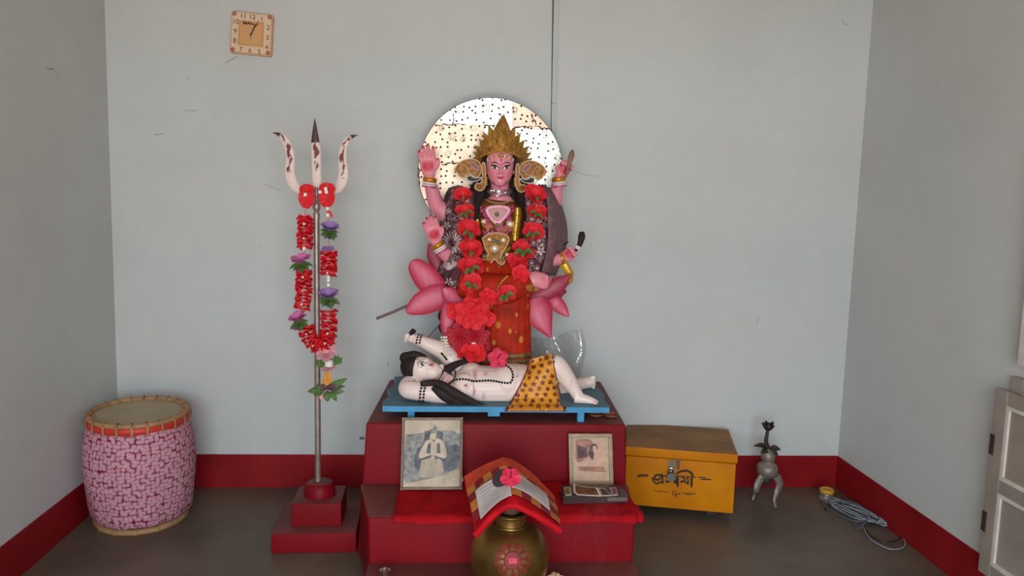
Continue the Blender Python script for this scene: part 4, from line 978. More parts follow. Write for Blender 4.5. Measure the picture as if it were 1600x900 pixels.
part('sequin_band', g, M_pinkseq, god, kind='stuff')
for pts, n in (([(592, 268), (600, 335), (608, 405)], 14), ([(946, 262), (942, 350), (930, 440), (922, 535)], 24)):
    Q = cr(Z2(pts), n)
    for x, y in Q:
        p, nn = cast(x, y, tb_bl, .004, YG-.09); part('gold_tassel_bar', tube([p+Vector((-5.2*kg, .004, 0)), p+Vector((0, -.002, .001)), p+Vector((5.2*kg, .004, 0))], [.0022, .0032, .0022], 7, 6), M_goldb, god)
for a, b2 in (((655, 600), (690, 650)), ((880, 600), (835, 650)), ((650, 400), (690, 440)), ((880, 410), (840, 450))):
    for t in np.linspace(0, 1, 5):
        x, y = Z2([(a[0]+(b2[0]-a[0])*t, a[1]+(b2[1]-a[1])*t)])[0]; p, nn = cast(x, y, tb_bl, .003, YG-.09)
        part('gold_bead', ball(p, .006, 8, 6), M_goldb, god)
# bangles
def bangle(c, ax, r, tr, tz, M, name='bangle'):
    R = frame(ax); P = [Vector(c)+R @ Vector((r*math.cos(a), r*math.sin(a), 0)) for a in np.linspace(0, 2*PI, 29)[:-1]]
    part(name, sweep(P, [(tz, tr)]*28, 8, ax, True), M, god)
M_bang = mat('bangle_orange_gold', RGB(206, 134, 30), rough=.35, metal=.4, var=.2, vscale=60); M_bangw = mat('bangle_white', RGB(230, 214, 206), rough=.4, var=.1)
for (x, y, d), ax, r in (((671.5, 281, -.02), (.1, 0, 1), 9.4), ((873, 280, -.02), (-.15, 0, 1), 9.4), ((684.5, 383, -.07), (-.5, 0, .8), 9.2)):
    a_ = Vector(ax).normalized(); c = gp(x, y, d)
    bangle(c, a_, r*kg, .004, 3.4*kg, M_bang); bangle(c-a_*5.2*kg, a_, (r+.5)*kg, .0035, 1.6*kg, M_bangw); bangle(c-a_*8.4*kg, a_, (r+.7)*kg, .003, 1.2*kg, M_bangw)
    bangle(c-a_*11*kg, a_, (r+1.2)*kg, .0026, 1.0*kg, M_pinkseq)
bangle(gp(878, 403, -.08), (1, 0, .3), 9.4*kg, .004, 2.4*kg, M_bang)
# things held by the right hands, fixed in the fists
M_woodh = mat('handle_wood', RGB(136, 104, 80), rough=.55, var=.2, vscale=30)
part('held_stylus', tube([gp(884, 277, -.07), gp(889, 258, -.08), gp(893, 242, -.075), gp(895, 234, -.07)], [(.004, .005), (.006, .009), (.007, .014), (.002, .004)], 16, 10, (0, -1, 0)), M_woodh, god)
sk = part('held_cup', tube([gp(899, 392, -.125), gp(904, 386, -.125), gp(907, 378, -.125), gp(909, 369, -.12), gp(909, 362, -.12)], [.006, .010, .013, .016, .010], 16, 12), M_hair, god)
bangle(gp(903, 387, -.125), (.4, 0, .9), .0135, .003, .008, M_bangw, 'white_band')
part('held_rod', sweep([gp(880, 383, -.04), gp(888, 378, -.05)], .003, 8), M_hair, god)

# sari: lap, crossed leg and falling skirt
g = G()
g.add(tube([gp(776, 422, -.02), gp(742, 430, -.08), gp(722, 438, -.12)], [30*kg, 27*kg, 22*kg], 14, 18)); g.add(tube([gp(722, 442, -.12), gp(770, 452, -.16), gp(806, 448, -.17), gp(826, 442, -.15)], [22*kg, 23*kg, 20*kg, 13*kg], 18, 18))
g.add(tube([gp(790, 424, -.02), gp(806, 440, -.10), gp(806, 455, -.13)], [30*kg, 27*kg, 25*kg], 12, 18))
nseg = 72; ys = [450, 470, 490, 510, 530, 548, 562, 575]; ctr = [(795, 34), (794, 33), (794, 34), (793.5, 35), (793, 36), (792.5, 37), (792, 37.5), (792, 37.5)]; V = []; F = []
for (cx_, hw), y in zip(ctr, ys):
    c = gp(cx_, y, -.105); pl = .010*min(1, (y-440)/60)
    for k in range(nseg):
        a = 2*PI*k/nseg; r = 1+pl*6*math.sin(a*17+.02*y)*.35
        V.append(c+Vector((hw*kg*r*math.cos(a), .062*r*math.sin(a), 0)))
for i in range(len(ys)-1):
    for k in range(nseg): F.append((i*nseg+k, i*nseg+(k+1) % nseg, (i+1)*nseg+(k+1) % nseg, (i+1)*nseg+k))
F.append(tuple(range(nseg))); F.append(tuple((len(ys)-1)*nseg+k for k in range(nseg-1, -1, -1)))
g.add((V, F))
sari = fuse(g, .0033, 3)
def sari_material():
    M = mat('sari_orange_red', RGB(182, 44, 20), rough=.6, var=.25, vscale=14, spec=.15); nt, N, L, b = nodes_of(M)
    tc = N.new('ShaderNodeTexCoord'); mp = N.new('ShaderNodeMapping'); mp.inputs['Scale'].default_value = (1, .25, .62); L.new(tc.outputs['Object'], mp.inputs[0])
    vo = N.new('ShaderNodeTexVoronoi'); vo.inputs['Scale'].default_value = 19; vo.inputs['Randomness'].default_value = .75; L.new(mp.outputs[0], vo.inputs['Vector'])
    th = N.new('ShaderNodeMath'); th.operation = 'LESS_THAN'; th.inputs[1].default_value = .19; L.new(vo.outputs['Distance'], th.inputs[0])
    mx = N.new('ShaderNodeMix'); mx.data_type = 'RGBA'; mx.inputs['B'].default_value = RGB(196, 130, 52); src = b.inputs['Base Color'].links[0].from_socket
    L.new(src, mx.inputs['A']); L.new(th.outputs[0], mx.inputs['Factor']); L.new(mx.outputs['Result'], b.inputs['Base Color'])
    m3 = N.new('ShaderNodeMath'); m3.operation = 'MULTIPLY'; m3.inputs[1].default_value = .5; L.new(th.outputs[0], m3.inputs[0]); L.new(m3.outputs[0], b.inputs['Metallic'])
    return M
part('sari', sari, sari_material(), god, ang=180); tb_sari = bvh(sari)
M_hem = mat('hem_olive_gold', RGB(142, 116, 70), rough=.55, var=.4, vscale=50, metal=.2)
for y0, y1 in ((549, 555.5), (557.5, 565)):
    P = [gp(792.3, (y0+y1)/2, -.105)+Vector((38.5*kg*math.cos(a), .066*math.sin(a), 0)) for a in np.linspace(0, 2*PI, 49)[:-1]]
    part('hem_band', sweep(P, [(3.6*kg, .004)]*48, 8, (0, 0, 1), True), M_hem, god)
for x, y in cr([(768, 481), (772, 468), (778, 450), (785, 440), (792, 433)], 14):
    p, nn = cast(x, y, tb_sari, .003, YG-.15); part('gold_border_bead', ball(p, .0055, 7, 5), M_goldb, god)
# shawl over both shoulders
def shawl_material():
    M = mat('shawl_maroon_print', RGB(92, 52, 62), rough=.75, spec=.2); nt, N, L, b = nodes_of(M)
    tc = N.new('ShaderNodeTexCoord'); vo = N.new('ShaderNodeTexVoronoi'); vo.inputs['Scale'].default_value = 38; L.new(tc.outputs['Object'], vo.inputs['Vector'])
    r = ramp(N, [(0, RGB(70, 34, 44)), (.14, RGB(196, 172, 172)), (.30, RGB(178, 150, 152)), (.36, RGB(74, 36, 46)), (.46, RGB(88, 48, 58)), (.54, RGB(176, 150, 150)), (.60, RGB(84, 44, 54)), (1, RGB(84, 44, 54))]); L.new(vo.outputs['Distance'], r.inputs[0])
    nz = N.new('ShaderNodeTexNoise'); nz.inputs['Scale'].default_value = 9; L.new(tc.outputs['Object'], nz.inputs['Vector'])
    r2 = ramp(N, [(.40, (0, 0, 0, 1)), (.52, (1, 1, 1, 1))]); L.new(nz.outputs['Fac'], r2.inputs[0])
    mx = N.new('ShaderNodeMix'); mx.data_type = 'RGBA'; mx.inputs['A'].default_value = RGB(88, 50, 60); L.new(r2.outputs[0], mx.inputs['Factor']); L.new(r.outputs[0], mx.inputs['B']); L.new(mx.outputs['Result'], b.inputs['Base Color'])
    return M
M_shawl = shawl_material(); M_strip = mat('shawl_plain_mauve', RGB(128, 92, 98), rough=.75, var=.25, vscale=40, bump=.3, bscale=80)
def drape(outer, inner, d0, dm, d1, M, name, par, th=.005, nf=4, amp=.006, nu=40, nv=24):
    O_, I_ = cr(outer, nu+1), cr(inner, nu+1)
    def fn(u, v):
        i = int(round(u*nu)); x = O_[i][0]*(1-v)+I_[i][0]*v; y = O_[i][1]*(1-v)+I_[i][1]*v
        d = d0*(1-v)**2+2*dm*v*(1-v)+d1*v*v+amp*math.sin(v*nf*2*PI+u*3)*(.3+u)
        return gp(x, y, d)
    vf = grid(fn, nu, nv, th); part(name, vf, M, par, ang=180); return bvh(vf)
tb_s1 = drape([(716, 289), (700, 296), (691, 320), (687, 350), (690, 382), (683, 408), (677, 432), (690, 460)], [(724, 292), (740, 300), (741, 325), (741, 355), (740, 385), (736, 410), (726, 436), (708, 462)], .05, -.19, -.11, M_shawl, 'shawl', god)
tb_s2 = drape([(846, 289), (864, 299), (876, 322), (883, 350), (884, 376), (877, 402), (866, 430)], [(838, 292), (822, 302), (822, 322), (824, 348), (824, 372), (822, 398), (818, 425)], .05, -.19, -.11, M_shawl, 'shawl', god)
drape([(850, 291), (865, 300), (877, 323), (884, 351), (885, 377), (878, 402), (867, 431)], [(846, 296), (852, 304), (855, 325), (856, 350), (856, 375), (852, 400), (846, 424)], .035, -.125, -.135, M_strip, 'shawl_border', god, nf=1, amp=.002)
M_motif = mat('shawl_motif_pale', RGB(206, 184, 184), rough=.75, var=.1)
for k in range(18):
    a = 2*PI*k/18; c0 = (707+6.5*math.cos(a), 379+6.5*math.sin(a)); c1 = (705+18*math.cos(a)*.9, 379+18*math.sin(a)); c1 = (max(691, min(c1[0], 722)), c1[1])
    drawn('printed_petal', [c0, ((c0[0]+c1[0])/2, (c0[1]+c1[1])/2), c1], [1, 3.6, 2.6], M_motif, tb_s1, god, .0008, th=.0004)
drawn('printed_oval', [(693, 412), (702, 416), (714, 411)], [6, 13, 6], M_motif, tb_s1, god, .0008, th=.0004)
for cx_, cy_, r in ((845, 392, 7), (699, 352, 6), (699, 330, 5), (702, 440, 6)):
    for k in range(5):
        a = 2*PI*k/5+.3; drawn('printed_petal', [(cx_+1.2*math.cos(a), cy_+1.2*math.sin(a)), (cx_+r*.6*math.cos(a), cy_+r*.6*math.sin(a)), (cx_+r*math.cos(a), cy_+r*math.sin(a))], [1, 4, 2], M_motif, [tb_s1, tb_s2], god, .003, th=.0004)
for cx_, cy_, r in ((846, 318, 5), (847, 360, 5), (842, 344, 4)):
    drawn('printed_scroll', [(cx_+(1-.12*i)*r*math.cos(i*.9), cy_+(1-.12*i)*r*math.sin(i*.9)) for i in range(8)], 1.4, M_motif, tb_s2, god, .003, th=.0004, n=28)
# gold cloth end by the lower right hand
part('gold_cloth_end', sheet([gp(872, 405, -.05), gp(882, 415, -.055), gp(889, 428, -.05), gp(890, 438, -.045), gp(884, 446, -.04)], [6*kg, 7*kg, 7*kg, 5*kg, 2*kg], (0, -1, .2), cup=.4, th=.002, nv=6, ruf=.4), M_goldb, god)
# lotus seat
def petal_paint(C, Wd, edge, mid):
    CC = np.array([tuple(c) for c in C]); WW = np.array(Wd)
    def fn(co, c):
        d2 = ((co[:, None, :]-CC[None])**2).sum(2); i = d2.argmin(1); q = np.sqrt(d2[np.arange(len(co)), i])/np.maximum(WW[i], .004)
        s = np.clip((q-.25)/.65, 0, 1); st = (np.sin(co[:, 0]*260+co[:, 2]*90) > .75) & (q < .6)
        c[:] = np.array(mid)*(1-s[:, None])+np.array(edge)*s[:, None]; c[st] = c[st]*.75+np.array(edge)*.25; return c
    return fn
M_lotus = mat('lotus_pink_paint', (1, 1, 1, 1), rough=.45, var=.06, attr='paint')
def lotus(pts, cup=.25, dark=False):
    R = cr([tuple(gp(x, y, d))+(w*kg,) for x, y, d, w in pts], 18); C = [Vector(r[:3]) for r in R]; Wd = [max(.001, r[3]) for r in R]
    e, m_ = (RGB(180, 32, 64), RGB(212, 98, 124)) if not dark else (RGB(150, 42, 62), RGB(168, 66, 84))
    part('lotus_petal', sheet(C, Wd, (0, -1, .15), cup=cup, th=.006, nv=12), M_lotus, god, paint=((1, 1, 1, 1), [petal_paint(C, Wd, e, m_)]), ang=60)
lotus([(690, 432, .0, 6), (683, 415, .0, 9), (676, 398, .01, 9), (671, 380, .02, 2)], dark=True)
lotus([(702, 470, -.07, 9), (684, 455, -.08, 17), (664, 432, -.09, 19), (648, 414, -.08, 12), (642, 408, -.07, 2)])
lotus([(704, 462, -.09, 12), (684, 464, -.10, 19), (660, 474, -.11, 18), (643, 483, -.11, 10), (634, 487, -.10, 2)], .2)
lotus([(728, 480, -.12, 10), (714, 470, -.14, 14), (701, 458, -.15, 11), (693, 451, -.15, 3)], -.2)
lotus([(703, 466, -.12, 6), (700, 482, -.14, 10), (699, 505, -.15, 10.5), (698, 520, -.145, 8), (698, 527, -.14, 2)], -.2)
lotus([(818, 478, -.07, 7), (845, 462, -.08, 12), (870, 446, -.09, 13), (884, 436, -.08, 7), (892, 429, -.07, 1)], .3, True)
lotus([(836, 466, -.10, 16), (841, 482, -.12, 21), (847, 500, -.13, 18), (855, 516, -.13, 9), (861, 528, -.12, 1.5)], -.2)
lotus([(856, 464, -.08, 6), (868, 472, -.10, 11), (879, 484, -.10, 9), (889, 495, -.10, 1.5)], -.2)
lotus([(752, 452, -.10, 12), (748, 480, -.13, 17), (746, 505, -.13, 15), (745, 525, -.12, 3)], -.2)
lotus([(880, 462, .0, 8), (868, 452, -.02, 11), (850, 458, -.05, 10), (832, 468, -.07, 6)], .2, True)
M_seat = mat('seat_post_grey', RGB(86, 84, 84), rough=.6, var=.2, vscale=20)
c = Vector((gp(762, 520).x, YG+.02, 0))
o = part('seat_post', lathe([(1.0, BZ+.001), (.94, BZ+.05), (.9, gp(762, 500).z), (.98, gp(762, 470).z), (1.0, gp(762, 440).z), (.9, gp(762, 430).z)], (0, 0, 0), 36), M_seat, god)
for v in o.data.vertices:
    w = v.co+ORG[o.name]; v.co = Vector((c.x+w.x*.195, c.y+w.y*.085, w.z))-ORG[o.name]
for x, y in ((689, 494), (690, 512)): part('seat_scroll', tube([gp(x, y-10, -.05), gp(x-2, y, -.055), gp(x, y+8, -.05)], [.004, .008, .004], 9, 8), M_hair, god)
part('stay_wire', sweep([gp(686, 508, .0), gp(668, 528, .0)], .0015, 6), M_hair, god)
# sole ornament below the folded foot
drawn('yellow_print', [(822, 448), (830, 450), (842, 452)], [6, 12, 4], mat('ochre_print', RGB(196, 128, 40), rough=.6, var=.3, vscale=150), [tb_sari, tb_body], god, .002, default=YG-.1)

# halo of silver foil sheets
HY = -.135; HC = at(767, 268, HY); HR = (at(880, 262, HY).x-at(653, 262, HY).x)/2
M_rim = mat('halo_rim_dark', RGB(60, 54, 50), rough=.6)
halo = part('halo', lathe([(HR, 0), (HR, .006), (HR-.004, .008), (0, .008)], HC+Vector((0, .010, 0)), 96, (0, -1, 0)), M_rim, god, label='round silver foil halo')
def foil(name, col, rough):
    M = mat(name, col, rough=rough, metal=.92, var=.12, vscale=16, bump=.2, bscale=34); nt, N, L, b = nodes_of(M)
    tc = N.new('ShaderNodeTexCoord'); sx = N.new('ShaderNodeSeparateXYZ'); L.new(tc.outputs['Object'], sx.inputs[0]); mp = N.new('ShaderNodeCombineXYZ'); L.new(sx.outputs['X'], mp.inputs[0]); L.new(sx.outputs['Z'], mp.inputs[1])
    vo = N.new('ShaderNodeTexVoronoi'); vo.voronoi_dimensions = '2D'; vo.inputs['Scale'].default_value = 30; vo.inputs['Randomness'].default_value = .7; L.new(mp.outputs[0], vo.inputs['Vector'])
    th = N.new('ShaderNodeMath'); th.operation = 'LESS_THAN'; th.inputs[1].default_value = .15; L.new(vo.outputs['Distance'], th.inputs[0])
    mx = N.new('ShaderNodeMix'); mx.data_type = 'RGBA'; mx.inputs['B'].default_value = RGB(48, 34, 32); src = b.inputs['Base Color'].links[0].from_socket
    L.new(src, mx.inputs['A']); L.new(th.outputs[0], mx.inputs['Factor']); L.new(mx.outputs['Result'], b.inputs['Base Color']); return M
M_foil = foil('silver_foil', RGB(226, 220, 208), .36); M_foil2 = foil('silver_foil_painted_reflection', RGB(222, 196, 172), .46)  # second foil: same silver, with a dimmer beige reflection painted into its colour
def clip(poly, ax, val, keep_less):
    out = []; n = len(poly)
    for i in range(n):
        a, b2 = poly[i], poly[(i+1) % n]; ia = (a[ax] <= val) == keep_less; ib = (b2[ax] <= val) == keep_less
        if ia: out.append(a)
        if ia != ib: t = (val-a[ax])/(b2[ax]-a[ax]); out.append((a[0]+(b2[0]-a[0])*t, a[1]+(b2[1]-a[1])*t))
    return out
circ_ = [((HR-.003)*math.cos(a), (HR-.003)*math.sin(a)) for a in np.linspace(0, 2*PI, 161)[:-1]]
def hx(px): return at(px, 220, HY).x-HC.x
def hz(py): return at(767, py, HY).z-HC.z
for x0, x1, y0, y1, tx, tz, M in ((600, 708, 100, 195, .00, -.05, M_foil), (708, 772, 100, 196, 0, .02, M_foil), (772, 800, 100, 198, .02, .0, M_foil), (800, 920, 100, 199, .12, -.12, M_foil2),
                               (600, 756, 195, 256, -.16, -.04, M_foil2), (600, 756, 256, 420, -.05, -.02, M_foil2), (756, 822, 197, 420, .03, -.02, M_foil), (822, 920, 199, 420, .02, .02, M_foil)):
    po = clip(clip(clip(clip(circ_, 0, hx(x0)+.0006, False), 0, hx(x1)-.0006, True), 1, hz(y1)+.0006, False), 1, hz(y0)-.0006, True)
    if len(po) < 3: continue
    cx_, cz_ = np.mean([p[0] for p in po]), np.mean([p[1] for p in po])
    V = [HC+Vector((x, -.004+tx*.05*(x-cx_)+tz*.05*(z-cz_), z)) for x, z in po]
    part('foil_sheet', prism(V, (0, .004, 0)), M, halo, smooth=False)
M_emb = mat('foil_embossed_gold', RGB(232, 208, 160), rough=.3, metal=.8)
for x, y, r in ((759, 169, 9), (852, 211, 8), (850, 259, 8), (872, 246, 7), (826, 240, 6), (707, 213, 8), (740, 200, 7), (804, 172, 7), (690, 200, 6), (716, 172, 6), (723, 218, 6), (868, 228, 6), (836, 282, 7), (700, 240, 7)):
    g = G(); c = at(x, y, HY-.008)
    for k in range(9):
        a = 2*PI*k/9; d = Vector((math.cos(a), 0, math.sin(a))); g.add(sweep([c+d*r*.3*.0029, c+d*r*.7*.0029, c+d*r*.0029], [(.0008, .0010), (.001, .0016), (.0006, .0006)], 6, (0, -1, 0)))
    part('embossed_star', g, M_emb, halo)
M_tear = mat('foil_crinkle_brown', RGB(112, 72, 50), rough=.6, var=.4, vscale=60)
rn = random.Random(14)
for a, b2 in (((684, 195), (722, 194)), ((722, 193), (764, 197)), ((803, 199), (832, 198)), ((836, 197), (864, 204)), ((708, 176), (708, 196)), ((831, 178), (838, 196)), ((690, 256), (730, 256)), ((654, 262), (655, 290))):
    pts = [(a[0]+(b2[0]-a[0])*t+rn.uniform(-1.2, 1.2), a[1]+(b2[1]-a[1])*t+rn.uniform(-1.5, 1.5)) for t in np.linspace(0, 1, 9)]
    part('foil_crinkle', ribbon([at(x, y, HY-.0048) for x, y in pts], [rn.uniform(.6, 3.2)*.0026 for _ in range(9)], (0, -1, 0), .0007), M_tear, halo)
part('halo_stay', sweep([(HC.x, HY+.01, gp(770, 330).z), (HC.x, YG+.03, gp(770, 345).z)], .012, 10), M_seat, god)

# ------------------------------------------------------------------ reclining statue on the bench
kmn = 3.36/FPX
def mp_(px, py, Y): return at(px, py, Y)
MSK = RGB(236, 212, 204); ROSE = RGB(206, 150, 160)
M_mskin = mat('statue_ivory_paint', (1, 1, 1, 1), rough=.36, var=.03, attr='paint', spec=.45)
man = thing('reclining_statue', (.19, -.56, BZ), 'ivory painted reclining male statue with black hair and spotted orange wrap on the bench', 'statue')
g = G(); mb = []
def T(pts, n=20, seg=14, hint=None): g.add(tube([at(x, y, Y) for x, y, Y, r in pts], [tuple(q*kmn for q in r) if hasattr(r, '__len__') else r*kmn for *_, r in pts], n, seg, hint))
# trunk: radii are (vertical, front to back)
T([(850, 606, -.55, (29, 36)), (826, 603, -.555, (33, 38)), (796, 602, -.56, (35, 39)), (766, 604, -.56, (33, 38)), (740, 603, -.56, (33, 38)), (718, 604, -.56, (28, 34)), (704, 602, -.57, (17, 18)), (694, 596, -.575, (14, 14))], 30, 22, (0, 0, 1))
g.add(ball(at(792, 598, -.585), (30*kmn, .085, 31*kmn), 20, 14)); g.add(ball(at(727, 600, -.62), (17*kmn, .045, 18*kmn), 16, 10)); g.add(ball(at(737, 582, -.55), (19*kmn, .06, 16*kmn), 16, 10))
T([(712, 604, -.57, 14.5), (700, 599, -.58, 14), (688, 592, -.59, 14)], 10, 14)
# head: jaw to the right, face turned up and to the viewer
Rh = Matrix.Rotation(math.radians(25), 3, 'Y')
g.add(ball(at(660, 577, -.58), (24*kmn, .055, 20*kmn), 20, 14, Rh)); g.add(ball(at(676, 581, -.592), (14*kmn, .040, 15*kmn), 16, 10, Rh)); g.add(ball(at(684, 579, -.595), (7.5*kmn, .022, 8*kmn), 12, 8))
g.add(tube([at(659, 565, -.617), at(665, 563.5, -.626), at(669.5, 563.5, -.630)], [.007, .009, .010], 8, 8)); g.add(ball(at(670, 566.2, -.625), .0075, 8, 6)); g.add(ball(at(674.5, 569.5, -.622), (.011, .008, .010), 10, 7)); g.add(ball(at(690, 574, -.575), (.011, .012, .016), 10, 7))
# near arm folded under the head
T([(718, 616, -.625, 19), (700, 617, -.655, 16.5), (670, 613, -.665, 15), (645, 610, -.66, 14.5), (636, 607, -.64, 14), (640, 597, -.60, 11.5), (650, 592, -.56, 9.5), (660, 590, -.53, 9)], 30, 14)
# far arm raised
T([(722, 580, -.50, 17), (708, 566, -.48, 15), (694, 550, -.48, 14.5), (680, 543, -.49, 13), (664, 536, -.50, 10.5), (653, 531.5, -.51, 8.5), (645, 529, -.515, 8)], 26, 14)
hand(g, at(648, 530, -.515), at(620, 522, -.535), (0, -1, -.1), 1, curl=(1.0, 1.4, .9), fist=True, wid=.5)
# legs
T([(834, 606, -.60, (31, 28)), (850, 586, -.615, (25, 24)), (861, 570, -.62, (17, 17)), (866, 566, -.62, (14, 15))], 18, 16, (1, 0, .6))
T([(862, 567, -.62, 15), (872, 573, -.625, 15.5), (886, 592, -.63, 13.5), (898, 610, -.64, 10), (903, 619, -.645, 9.5)], 22, 14)
T([(898, 622, -.645, 9.5), (912, 624, -.655, 8.5), (926, 628, -.665, 6.5), (934, 630.5, -.67, 4.5)], 14, 12)
for i in range(5): T([(926+i*.4, 626+i*.9, -.65-.008*i, 3.1), (933+(2-abs(i-1.5))*1.2, 627.5+i*1.0, -.655-.009*i, 2.6)], 5, 7)
T([(838, 606, -.49, 28), (862, 608, -.47, 22), (884, 606, -.46, 15), (900, 602, -.44, 11.5), (914, 599, -.42, 9.5)], 18, 14)
T([(908, 600, -.42, 10), (922, 597, -.42, 9.5), (928, 594, -.42, 8)], 10, 12)
for i in range(5): T([(923+i*.6, 589+i*4.0, -.425-.002*i, 3.2), (930.5-abs(i-1)*.4, 589.5+i*3.9, -.43, 2.8)], 5, 7)
mbody = fuse(g, .0028, 5, .5)
mbody = ([Vector((p.x, p.y, max(p.z, BZ+.0008))) for p in mbody[0]], mbody[1])
tb_man0 = bvh(mbody)
def mc(x, y): return cast(x, y, tb_man0, 0, -.62)[0]
mb += [(mc(728, 602), .014, RGB(214, 140, 150), .2), (mc(759, 584), .02, ROSE, 0.), (mc(742, 585), (.016, .05, .04), RGB(196, 136, 150), 0.), (mc(741, 612), (.012, .04, .035), RGB(196, 136, 150), 0.), (mc(800, 632), (.09, .05, .018), RGB(222, 184, 186), 0.), (mc(690, 628), (.09, .05, .014), RGB(222, 190, 190), 0.), (mc(757, 620), (.010, .03, .026), RGB(222, 176, 184), 0.),
       (mc(808, 588), (.012, .02, .007), ROSE, .1), (mc(700, 594), (.02, .03, .03), RGB(226, 160, 164), 0.), (mc(884, 624), .02, ROSE, 0.), (mc(892, 600), (.010, .02, .03), RGB(222, 186, 188), 0.), (mc(933, 627), .014, RGB(226, 184, 180), 0.), (mc(676, 573), .012, RGB(230, 170, 170), 0.)]
part('body', mbody, M_mskin, man, ang=180, paint=(MSK, mb))
tb_man = tb_man0
M_lilac = mat('painted_plum_line', RGB(150, 62, 92), rough=.5)
part('nipple', ball(mc(727.5, 602), .004, 8, 6), M_lilac, man)
for pts in ([(676, 592), (682, 589), (687, 583)], [(683, 594.5), (687, 591), (691, 584.5)], [(691, 595.5), (695, 590), (699, 583.5)]): drawn('neck_line', pts, .9, M_lilac, tb_man, man, .0006, default=-.6, k=kmn)
for pts in ([(739, 600), (741, 610), (738, 619)], [(745, 591), (740, 596), (739, 604)], [(756, 612), (754, 622), (757, 628)]): drawn('torso_crease', pts, .8, mat('painted_rose_line', RGB(178, 104, 130), rough=.5), tb_man, man, .0006, default=-.6, k=kmn)
# face of the reclining figure
drawn('eye_white', [(654.5, 573.6), (657, 570.6), (660, 568.6), (662.2, 566.6)], [.6, 5.6, 5.8, .6], M_eyew, tb_man, man, .0006, k=kmn)
p, nn = cast(659, 569.6, tb_man, .0012); part('iris', ball(p, (.0060, .0025, .0060), 12, 8), M_line, man)
drawn('eyelid_line', [(653.4, 573), (655.4, 568.6), (659.2, 565.6), (663, 565.4)], [.6, 1.9, 1.9, .6], M_line, tb_man, man, .0012, k=kmn)
drawn('lower_lid_line', [(654.8, 574.4), (658.6, 573), (661.6, 570.6), (663, 567)], [.4, 1., 1., .4], M_line, tb_man, man, .0010, k=kmn)
drawn('eyebrow', [(651.6, 569.4), (653.6, 565.4), (658, 562.4)], [.4, 1.5, .5], M_line, tb_man, man, .0008, k=kmn)
drawn('far_brow', [(661.4, 557.6), (663, 556.8), (664.8, 557.4)], [.4, 1.3, .5], M_line, tb_man, man, .0008, k=kmn)
drawn('forehead_mark', [(650, 562.6), (652, 561.6), (655, 561)], [1., 4, 1.], mat('painted_rose_mark', RGB(190, 120, 116), rough=.5), tb_man, man, .0008, k=kmn)
drawn('mouth', [(671.4, 571.6), (674.4, 569.8), (677.6, 568.2)], [.8, 3.8, 1.], M_lip, tb_man, man, .0010, default=-.62, k=kmn)
drawn('moustache', [(669.4, 571.4), (671.6, 568.6), (675, 566)], [.4, 1.2, .4], M_line, tb_man, man, .0012, default=-.62, k=kmn)
drawn('nostril', [(665.8, 568), (667.4, 567.4), (668.6, 566.4)], [.4, 1., .4], M_lilac, tb_man, man, .0008, default=-.62, k=kmn)
er = cast(654.5, 590, tb_man, .003, -.62)[0]
ed = part('ear_disc', lathe([(6.2*kmn, 0), (6.4*kmn, .003), (5*kmn, .006), (0, .0065)], er+Vector((0, .002, 0)), 24, (0, -1, .1)), mat('ear_disc_cream', RGB(236, 214, 204), rough=.4), man)
for k in range(8):
    a = 2*PI*k/8; d = Vector((math.cos(a), 0, math.sin(a))); part('disc_line', sweep([er+d*1.2*kmn+Vector((0, -.0048, 0)), er+d*5.4*kmn+Vector((0, -.0040, 0))], .0008, 5), M_lilac, ed)
# hair cap, topknot and long lock
g = G()
g.add(ball(at(645, 573, -.565), (20*kmn, .060, 20.5*kmn), 18, 12)); g.add(ball(at(633.5, 559, -.56), (9.5*kmn, .03, 9*kmn), 14, 10)); g.add(tube([at(634, 556, -.57), at(648, 554, -.575), at(661, 556.5, -.575), at(668, 560.5, -.572)], [.016, .017, .011, .003], 14, 10))
g.add(tube([at(636, 580, -.58), at(643, 590, -.595), at(650, 594.5, -.60)], [.02, .018, .010], 10, 10))
part('hair', fuse(g, .003, 3), M_hair, man, ang=180)
g = G()
def lock(pts, r):
    P = []
    for x, y in cr(pts, 14): p, nn = cast(x, y, tb_man, .004, -.70); P.append(p)
    Y = [p.y for p in P]; Y = [min(Y[max(0, i-1):i+2]) for i in range(len(Y))]
    return tube([at(x, y, yy) for (x, y), yy in zip(cr(pts, 14), Y)], [tuple(q*kmn for q in rr) for rr in cr([(a*.5, a) for a in r], 14)], 28, 10, (0, -1, 0))
for pts, r in (([(657, 601), (672, 600), (690, 604), (708, 615), (722, 625)], (5, 7, 9, 8, 4)), ([(680, 602), (700, 609), (722, 622), (745, 631), (766, 635)], (4, 8, 8, 5, 1)), ([(676, 605), (694, 618), (712, 628), (734, 634)], (4, 8, 6, 1.5)), ([(700, 607), (720, 618), (738, 628), (754, 633)], (4, 6, 5, 1.5))): g.add(lock(pts, r))
part('hair_lock', g, M_hair, man, ang=180)
part('hair_lock', tube([at(686, 588, -.57), at(694, 582, -.56), at(706, 573, -.545), at(722, 566, -.53), at(738, 563, -.52)], [(.012, .018), (.014, .022), (.014, .018), (.012, .012), (.006, .005)], 20, 10, (0, -1, .3)), M_hair, man)
